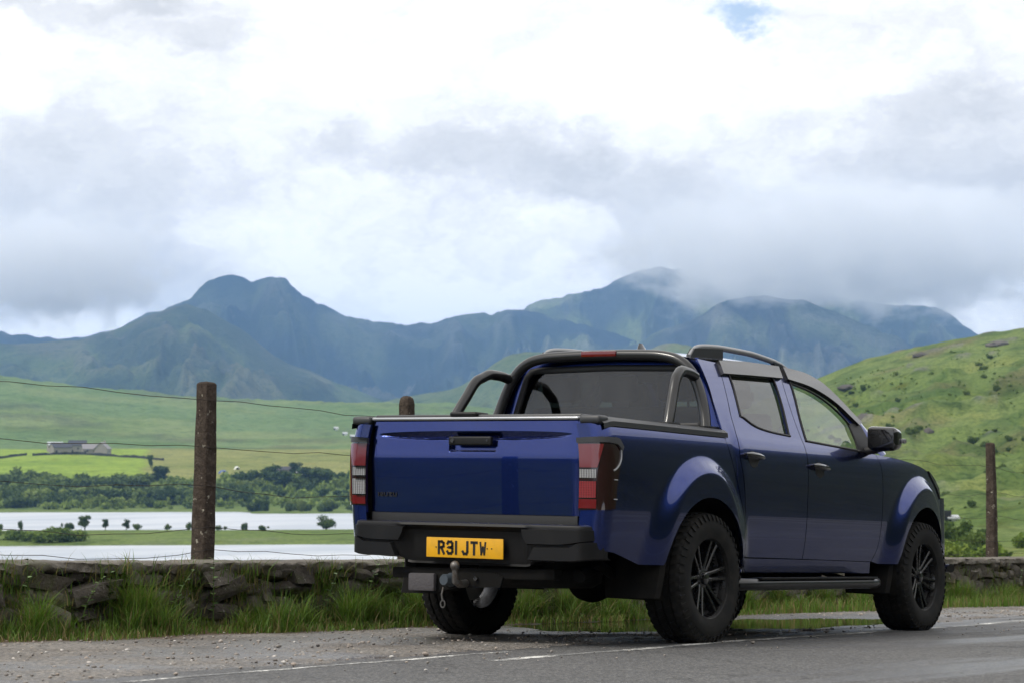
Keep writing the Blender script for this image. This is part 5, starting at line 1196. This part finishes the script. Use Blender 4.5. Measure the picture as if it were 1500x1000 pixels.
for a in (0, math.pi, -math.pi/2): mb.tube([MT_ @ Vector((.02, 0, 0)), MT_ @ Vector((0, .18*math.cos(a), .18*math.sin(a)))], .014, 6)
mb.tube([MT_ @ Vector((.02, 0, 0)), MT_ @ Vector((.25, 0, -.02))], .03, 8); mb.build('steering_wheel', M_trim, truck, 50, tf=rb)
mb = MB(); mb.box((2.06, -.10, 1.53), (2.09, .10, 1.60), .015, 2); mb.tube([(2.08, 0, 1.60), (2.12, 0, 1.66)], .008, 6); mb.build('rear_view_mirror', M_trim, truck, 40, tf=rb)
mb = MB(); P = rs([(2.66, .1, 1.20), (2.45, -.1, 1.355), (2.36, -.2, 1.42)], 8); mb.tube([tuple(Vector(q) + Vector((.02, 0, .02))) for q in P], .006, 6); mb.tube([(2.70, -.62, 1.205), (2.62, -.25, 1.245)], .007, 6); mb.build('windscreen_wiper', M_trim, truck, 50, tf=rb)
mb = MB(); mb.box((.62, -.60, 1.655), (2.0, .60, 1.675), .01); mb.build('headlining', mat_simple('headlining', (.30, .295, .285), .9), truck, 40, tf=rb)

# ================================================================== bushes, trees, rocks on the land
m, nt, out = new_mat('bush_leaves'); p = principled(nt, out, Roughness=.7, Specular_IOR_Level=.2)
g_ = N(nt, 'ShaderNodeNewGeometry'); oi = N(nt, 'ShaderNodeObjectInfo')
c = ramp(nt, math_n(nt, 'ADD', math_n(nt, 'MULTIPLY', g_.outputs['Random Per Island'], .5), math_n(nt, 'MULTIPLY', oi.outputs['Random'], .6)), [(.1, (.042, .068, .022)), (.5, (.080, .118, .034)), (.9, (.14, .18, .05))])
c = mixc(nt, 1.0, c, oi.outputs['Color'], 'MULTIPLY'); nt.links.new(c, p.inputs['Base Color'])
tr = N(nt, 'ShaderNodeBsdfTranslucent'); nt.links.new(c, tr.inputs['Color']); mx = N(nt, 'ShaderNodeMixShader'); mx.inputs[0].default_value = .3
nt.links.new(p.outputs[0], mx.inputs[1]); nt.links.new(tr.outputs[0], mx.inputs[2]); nt.links.new(mx.outputs[0], out.inputs[0]); M_leaf = m
M_bark = mat_simple('bark', (.055, .045, .035), .9)
def leaf_cloud(n, lobes, size):
    """n leaf-sized faces spread through a few uneven lobes, unit radius, base at z = 0"""
    L = np.array(lobes); k = rng.choice(len(L), n, p=L[:, 3]**2/np.sum(L[:, 3]**2))
    d = rng.normal(size=(n, 3)); d /= np.linalg.norm(d, axis=1)[:, None]; rad = rng.random(n)**.33*(.72 + .38*rng.random(n))
    P = L[k, :3] + d*(L[k, 3]*rad)[:, None]*[1, 1, .9]; P[:, 2] = np.maximum(P[:, 2], .02)
    a = rng.normal(size=(n, 3)); a /= np.linalg.norm(a, axis=1)[:, None]; b = np.cross(a, d + rng.normal(size=(n, 3))*.6); b /= np.linalg.norm(b, axis=1)[:, None] + 1e-9
    s = size*rng.uniform(.5, 1.3, n)[:, None]
    V = np.stack([P - a*s - b*s*.6, P + a*s - b*s*.6, P + a*s*.7 + b*s*.7, P - a*s*.6 + b*s*.8], 1).reshape(-1, 3); Q = np.arange(n*4).reshape(-1, 4); return V, Q
bush_me = []
for k in range(9):
    lobes = [(0, 0, .45, .55)] + [(rng.normal()*.42, rng.normal()*.42, rng.uniform(.25, .75), rng.uniform(.22, .42)) for _ in range(7)]
    V, Q = leaf_cloud(1100, lobes, .075); bush_me.append(big_mesh('bush', V, Q, [M_leaf], smooth=False))
tree_me = []
for k in range(4):
    lobes = [(rng.normal()*.28, rng.normal()*.28, rng.uniform(.45, 1.75), rng.uniform(.28, .46)) for _ in range(10)] + [(0, 0, .9, .55)]
    V, Q = leaf_cloud(1500, lobes, .07); tree_me.append(big_mesh('crown', V, Q, [M_leaf], smooth=False))
def trunk_mesh():
    mb = MB(); mb.tube([(0, 0, -.1), (.02, 0, .4), (0, .02, .9), (.03, 0, 1.4)], [.07, .055, .04, .015], 7)
    for a in (0.4, 2.5, 4.4): mb.tube([(0, 0, .6), (.25*math.cos(a), .25*math.sin(a), 1.05), (.38*math.cos(a), .38*math.sin(a), 1.4)], [.035, .02, .008], 5)
    return mesh_data('trunk', mb.v, mb.f, [M_bark], None, 50)
trunk_me = trunk_mesh()
def bush(u, r, wpx, hpx=None, label='', group=None, colr=(1, 1, 1), dz=0.0):
    w = wpx*r/F_PX/2; h = (hpx or wpx*.7)*r/F_PX
    o = bpy.data.objects.new('bush', bush_me[rng.integers(9)]); col.objects.link(o); o.location = ground_pt(u, r, -.06*h + dz)
    o.scale = (w/.95, w/.95, h/1.05); o.rotation_euler = (0, 0, rng.uniform(0, 6.28)); o.color = (*colr, 1); tag(o, label, 'bush', group); return o
def tree(u, r, wpx, hpx, label, group=None, colr=(1, 1, 1)):
    w = wpx*r/F_PX/2; h = hpx*r/F_PX; root = empty('tree'); root.location = ground_pt(u, r, 0); tag(root, label, 'tree', group)
    sx, sz = w/.8, h/2.1
    for nm, me in (('crown', tree_me[rng.integers(4)]), ('trunk', trunk_me)):
        o = bpy.data.objects.new(nm, me); col.objects.link(o); o.parent = root; o.scale = (sx, sx, sz); o.rotation_euler = (0, 0, rng.uniform(0, 6.28)); o.color = (*colr, 1)
    return root
# lakeside thicket below the farm
LBL1 = 'rounded green bush in the thicket on the far lake shore below the field'
for k in range(92):
    u = rng.uniform(-160, 350); t = rng.random(); v = 744 - 34*t**1.15
    if 210 < u < 345 and v < 722: v = rng.uniform(722, 744)
    r = r_for_v(u, v, 942, 1160); c = rng.choice([0, 1, 2]); cc = [(1.2, 1.25, 1.1), (1.8, 1.75, 1.5), (.8, .9, .85)][c]
    bush(u, r, rng.uniform(28, 62), rng.uniform(14, 28), LBL1, 'bushes of the lakeside thicket', cc)
LBL2 = 'dark green bush in the scrub on the spit jutting into the lake'
for k in range(38):
    u = rng.uniform(318, 640); v = rng.uniform(700, 738); r = r_for_v(u, v, 942, 1160)
    bush(u, r, rng.uniform(20, 44), rng.uniform(12, 24), 'dark bush in the woodland patch below the stone barn', 'bushes below the barn', [(.62, .75, .7), (.8, .9, .8), (1.2, 1.2, 1)][rng.integers(3)])
for k in range(18):
    u = rng.uniform(368, 640); r = rng.uniform(893, 935); bush(u, r, rng.uniform(20, 44), rng.uniform(12, 24), LBL2, 'bushes on the spit', [(.8, .9, .8), (1.15, 1.15, 1)][rng.integers(2)])
tree(232, r_for_v(232, 712, 1000, 1200), 44, 32, 'dark round tree standing above the thicket at the field corner', colr=(.42, .55, .6))
tree(204, r_for_v(204, 728, 950, 1200), 54, 32, 'broad pale green tree in the thicket beside the dark round tree', colr=(1.5, 1.45, 1.35))
tree(220, r_for_v(220, 684, 1150, 1500), 10, 20, 'thin young tree on the bright field edge', colr=(.8, .9, .8))
tree(432, r_for_v(432, 695, 1100, 1500), 22, 20, 'dark tree against the end of the long stone barn', colr=(.5, .6, .6))
for k, u in enumerate((395, 452, 470, 415)): tree(u, r_for_v(u, 708 + 3*k, 1000, 1200), 44, 30, 'tall dark tree of the copse below the stone barn', 'trees of the copse below the barn', (.55, .68, .65))
Vs, Fs, nb = [], [], 0
for k in range(900):
    u = rng.uniform(-160, 640); v = rng.uniform(702, 746) if u < 345 else rng.uniform(700, 742); r = r_for_v(u, v, 940, 1160); s_ = rng.uniform(9, 28)*r/F_PX/2
    V, Q = leaf_cloud(80, [(0, 0, .3, .6), (.4, .2, .3, .4), (-.3, -.3, .3, .4)], .2); Vs.append(V*[s_, s_, s_*1.1] + np.array(ground_pt(u, r, 0))); Fs.append(Q + nb); nb += len(V)
o = link('lakeside_scrub', big_mesh('lakeside_scrub', np.concatenate(Vs), np.concatenate(Fs), [M_leaf], smooth=False)); o.color = (1.7, 1.7, 1.3, 1); tag(o, 'pale green low scrub between the bushes on the far lake shore', 'scrub', kind='stuff')
# islet of marsh with scrub
for u, v, w, h in ((62, 794, 60, 22), (95, 793, 52, 26), (40, 792, 40, 18), (118, 792, 46, 20), (20, 790, 46, 18), (78, 789, 44, 22), (-20, 790, 60, 22), (-60, 790, 60, 20)):
    bush(u, r_for_v(u, v, 468, 590), w, h, 'lush bush of the clump on the low marshy islet', 'bushes of the islet clump', (1.7, 1.75, 1.1))
for u, v, w, h in ((125, 770, 19, 23), (155, 772, 13, 17), (186, 773, 12, 17), (202, 774, 15, 11), (100, 770, 16, 14), (32, 771, 9, 15), (245, 774, 12, 9), (277, 774, 11, 14), (322, 776, 16, 9), (360, 777, 12, 15), (386, 777, 16, 9), (0, 773, 11, 12), (478, 777, 30, 28)):
    if u in (125, 155, 186, 478): tree(u, r_for_v(u, v, 540, 596), w*1.15, h, 'small lone tree on the islet edge against the bright water' if u != 478 else 'bushy dark tree on the islet beyond the corner of the truck', 'small trees on the islet edge' if u != 478 else None, (.9, 1, .9))
    else: bush(u, r_for_v(u, v, 540, 596), w*1.1, h, 'small round bush on the islet edge against the bright water', 'small bushes on the islet edge', (.9, 1, .9))
# right hillside: the larger gorse bushes one by one, the small ones as one cover
spots = []
while len(spots) < 560:
    u = rng.uniform(1150, 1640); sk = float(skyR(u)); t = rng.random(); v = sk + 16 + (744 - sk)*t*.95
    if fbm(np.array([u*.012]), np.array([v*.022]), 3)[0] < .02 + .08*rng.normal(): continue
    spots.append((max(4., rng.gamma(2.3, 3.3)*(.5 + .8*t)), u, v))
spots.sort(reverse=True); Vs, Fs, nb = [], [], 0
for k, (w, u, v) in enumerate(spots):
    r = r_for_v(u, v, 330, 985)
    if k < 100: bush(u, r, w, w*rng.uniform(.5, .75), 'dark gorse bush dotted on the steep green hillside', 'gorse bushes on the hillside', [(.95, 1.05, 1.0), (1.25, 1.3, 1.1), (1.5, 1.5, 1.2)][rng.integers(3)])
    else:
        q = ground_pt(u, r, 0); s_ = w*r/F_PX/2; V, Q = leaf_cloud(90, [(0, 0, .35, .6), (.4, .2, .3, .4), (-.3, -.3, .3, .4)], .2); Vs.append(V*[s_, s_, s_*.9] + np.array(q)); Fs.append(Q + nb); nb += len(V)
o = link('gorse_scrub', big_mesh('gorse_scrub', np.concatenate(Vs), np.concatenate(Fs), [M_leaf], smooth=False)); o.color = (1.5, 1.55, 1.15, 1); tag(o, 'scatter of small gorse and bracken over the green hillside', 'scrub', kind='stuff')
for k in range(36):
    u = rng.uniform(1180, 1640); r = rng.uniform(190, 320); bush(u, r, rng.uniform(34, 80), rng.uniform(18, 44), 'leafy bush in the dip between the stone wall and the hillside', 'bushes in the dip behind the wall', [(1.35, 1.45, .9), (1.0, 1.1, .9), (1.6, 1.6, 1.0)][rng.integers(3)])
M_crag = stone_mat('crag_rock', (.05, .043, .043), (.10, .088, .085), (.18, .165, .16), .6)
for u, v, w, h, lb in ((1268, 622, 42, 26, 'grey rock outcrop on the hillside behind the wing mirror'), (1242, 568, 26, 7, 'long low crag near the shoulder of the hillside'), (1352, 520, 26, 7, 'narrow dark crag below the hillside skyline'), (1465, 503, 34, 8, 'dark crag high on the hillside above the far post'), (1360, 632, 16, 9, 'small pale rock among the gorse')):
    r = r_for_v(u, v, 380, 990); V, Fc = lump(3, .10); V *= (1 + .25*fbm(V[:, 0]*2 + u, V[:, 1]*2 + V[:, 2], 3))[:, None]
    o = link('rock_outcrop', big_mesh('rock_outcrop', V, Fc, [M_crag], smooth=False)); s = r/F_PX; o.location = ground_pt(u, r, -.25*h*s); o.scale = (w*s/2, w*s/2, h*s*.8); tag(o, lb, 'rock')

# ================================================================== farm, barn, cottages, tents
M_fstone = stone_mat('farm_stone', (.20, .18, .155), (.31, .28, .25), (.42, .39, .36), .1); M_slate = mat_simple('slate_roof', (.04, .038, .045), .6, bumps=(3, .4, .1)); M_slate2 = mat_simple('pale_slate_roof', (.25, .23, .235), .6, bumps=(3, .4, .1))
M_tin = mat_simple('tin_roof', (.46, .48, .50), .5); M_white = mat_simple('white_render', (.75, .75, .72), .8); M_dark = mat_simple('dark_opening', (.02, .02, .022), .4); M_tent = mat_simple('blue_tent_cloth', (.05, .10, .32), .7); M_tarp = mat_simple('grey_awning_cloth', (.30, .31, .33), .7)
SC = .95
def house(u, v, r0, r1, w, d, h, rh, rot, mw_, mr_, label, cat='house', wins=2, chim=False, group=None):
    w, d, h, rh = (q*SC for q in (w, d, h, rh)); r = r_for_v(u, v, r0, r1); P = ground_pt(u, r, -.3); a = az_of(u); root = empty('building' if cat != 'cottage' else 'cottage')
    root.matrix_world = Matrix.Translation(P) @ Matrix.Rotation(a + rot, 4, 'Z'); tag(root, label, cat, group)
    # local: -x faces the camera when rot = 0, ridge along y
    mb = MB(); mb.poly([(-d/2, -w/2, 0), (d/2, -w/2, 0), (d/2, -w/2, h), (0, -w/2, h + rh), (-d/2, -w/2, h)], (0, 1, 0), w); mb.n = 1; wl = mb.build('wall', mw_, root, 20)
    mb = MB(); e = .4
    for s in (-1, 1): mb.poly([(0, -w/2 - e, h + rh + .12), (s*(d/2 + e), -w/2 - e, h - rh*e/(d/2) + .12), (s*(d/2 + e), w/2 + e, h - rh*e/(d/2) + .12), (0, w/2 + e, h + rh + .12)], (0, 0, 1), .25)
    mb.n = 1; rf = mb.build('roof', mr_, root, 20)
    if chim: mb = MB(); mb.box((-.5, -w/2 + .1, h + rh - .3), (.5, -w/2 + 1.1, h + rh + 1.6), .05); mb.build('chimney', mw_, rf, 20)
    for k in range(wins):
        y = -w/2 + w*(k + .7)/(wins + .4); mb = MB(); mb.box((-d/2 - .04, y - .55, h*.45), (-d/2 + .1, y + .55, h*.45 + 1.2), .02); mb.build('window', M_dark, wl, 20)
    mb = MB(); mb.box((-d/2 - .05, w*.28, 0), (-d/2 + .1, w*.28 + 1.5, 2.1), .02); mb.build('door', M_dark, wl, 20)
    return root
house(88, 663, 1380, 1600, 13, 9, 4.2, 3.0, .35, M_fstone, M_slate, 'stone barn with dark roof at the left of the farm', 'barn', 0)
house(80, 661, 1400, 1600, 10, 7, 5.0, 2.0, .2, M_fstone, M_tin, 'shed with pale tin roof behind the dark-roofed barn', 'shed', 0)
house(113, 662, 1400, 1600, 12, 8, 5.2, 3.4, .1, M_fstone, M_slate, 'tall dark slate roofed barn between the shed and farmhouse', 'barn', 1)
house(132, 664, 1380, 1600, 11, 7, 3.6, 3.2, .1, M_fstone, M_slate2, 'pale roofed stone wing of the farmhouse', 'farmhouse', 2)
house(150, 665, 1380, 1600, 11, 9, 4.2, 4.2, 1.3, M_fstone, M_slate2, 'stone farmhouse with gable and chimney on the green field', 'farmhouse', 1, True)
house(418, 692, 1150, 1400, 15, 6, 2.0, 1.8, .15, M_fstone, M_slate, 'long low stone barn above the copse', 'barn', 2)
house(439, 695, 1150, 1350, 4, 3, 2.0, 1.2, .2, M_white, M_white, 'white hut beside the long stone barn', 'hut', 0)
house(465, 697, 1150, 1350, 4.5, 3, 2.0, 1.2, .5, M_white, M_tin, 'white caravan by the copse above the lake', 'caravan', 1)
for u, v in ((492, 629), (505, 637), (516, 641)): house(u, v, 1700, 2700, 3.6, 3, 1.8, 1.2, .2, M_white, M_tin, 'tiny white cottage far up the moor slope', 'cottage', 0, group='white cottages on the moor')
house(1394, 762, 250, 420, 1.5, 1.2, .7, .3, .4, M_white, M_tin, 'small white trailer half hidden behind the front of the pickup', 'trailer', 0)
def tent(u, v, w, h, m_, label):
    r = r_for_v(u, v, 1150, 1500); root = empty('tent'); root.matrix_world = Matrix.Translation(ground_pt(u, r, 0)) @ Matrix.Rotation(az_of(u) + .2, 4, 'Z'); tag(root, label, 'tent')
    G = [[(-1.6 + 3.2*i/8, math.cos(a)*w/2*(1 - .25*abs(i - 4)/4), math.sin(a)*h*(1 - .3*abs(i - 4)/4)) for a in np.linspace(0, math.pi, 13)] for i in range(9)]
    mb = MB(); mb.grid(G, flip=True); mb.n = 1; mb.build('fly_sheet', m_, root, 50); mb = MB(); mb.box((-1.72, -.5, 0), (-1.55, .5, h*.6), .02); mb.build('doorway', M_dark, root, 20)
tent(327, 693, 5.5, 2.0, M_tent, 'blue dome tent pitched on the yellow field'); tent(347, 687, 3.4, 1.9, M_white, 'white tent above the blue dome tent'); tent(346, 701, 3.6, 1.7, M_tarp, 'grey tent below the blue dome tent')
def field_wall(pts, label):
    mb = MB(); P = rs(pts, 40, True); G = []
    for u, v in P:
        r = r_for_v(u, v, 1250, 1600); q = ground_pt(u, r, 0); d = Vector((math.cos(az_of(u)), math.sin(az_of(u)), 0)); h = 1.5 + .25*rng.normal()
        G.append([tuple(q - d*.4), tuple(q - d*.3 + Vector((0, 0, h))), tuple(q + d*.3 + Vector((0, 0, h))), tuple(q + d*.4)])
    mb.grid(G); mb.n = 1; tag(mb.build('field_wall', M_core, None, 30), label, 'wall')
field_wall([(-60, 676), (0, 671), (20, 668), (39, 666)], 'dark field wall left of the farm gateway'); field_wall([(47, 667), (70, 665.5), (110, 665), (150, 667), (200, 670), (240, 674)], 'dark field wall in front of the farm buildings')

# ================================================================== cloud sitting on the tops
def cloud_mat(name, dens, scale, seed):
    m, nt, out = new_mat(name); v = N(nt, 'ShaderNodeVolumePrincipled'); v.inputs['Color'].default_value = (.985, .988, .995, 1); setv(v, Anisotropy=.0)
    co = objco(nt); L = N(nt, 'ShaderNodeVectorMath', operation='LENGTH'); nt.links.new(co, L.inputs[0])
    mp = N(nt, 'ShaderNodeMapping'); mp.inputs['Scale'].default_value = scale; mp.inputs['Location'].default_value = (seed, seed*2, 0); nt.links.new(co, mp.inputs[0])
    n = noise(nt, 1.0, 6, .62, mp.outputs[0])
    d = math_n(nt, 'ADD', math_n(nt, 'SUBTRACT', 1.0, L.outputs['Value']), math_n(nt, 'MULTIPLY', math_n(nt, 'SUBTRACT', n, .5), 1.5))
    nt.links.new(math_n(nt, 'MULTIPLY', smooth(nt, d, .12, .55), dens), v.inputs['Density']); nt.links.new(v.outputs[0], out.inputs['Volume']); return m
def cloud(u, v, r, wpx, hpx, dep, label, mat):
    bm = bmesh.new(); bmesh.ops.create_icosphere(bm, subdivisions=4, radius=1); V = np.array([q.co[:] for q in bm.verts]); Fc = np.array([[q.index for q in f.verts] for f in bm.faces]); bm.free(); s = r/F_PX
    o = link('cloud', big_mesh('cloud', V*1.02, Fc, [mat])); o.location = world_at(u, v, r); o.scale = (dep, wpx*s/2, hpx*s/2); o.rotation_euler = (0, 0, az_of(u)); tag(o, label, 'cloud', kind='stuff')
cloud(1235, 364, 7600, 900, 240, 800, 'broad grey cloud hiding the summit of the right-hand mountain', cloud_mat('cloud_vapour', .0058, (1.6, 6.0, 2.6), 3.1))
cloud(75, 390, 7500, 440, 200, 600, 'grey cloud drifting against the shoulder of the twin-topped mountain', cloud_mat('cloud_vapour', .0055, (1.5, 4.0, 2.4), 8.4))
# ================================================================== air
m, nt, out = new_mat('haze_air'); v = N(nt, 'ShaderNodeVolumePrincipled'); setv(v, Density=7.4e-5, Anisotropy=0.15); v.inputs['Color'].default_value = (.31, .56, 1.0, 1); nt.links.new(v.outputs[0], out.inputs['Volume'])
mb = MB(); mb.box((-6500, -6500, LAKE_Z - 8), (11300, 9500, 1050)); hz = mb.build('haze', m, None, 20); tag(hz, 'blue air between the viewer and the mountains', 'haze', kind='stuff')
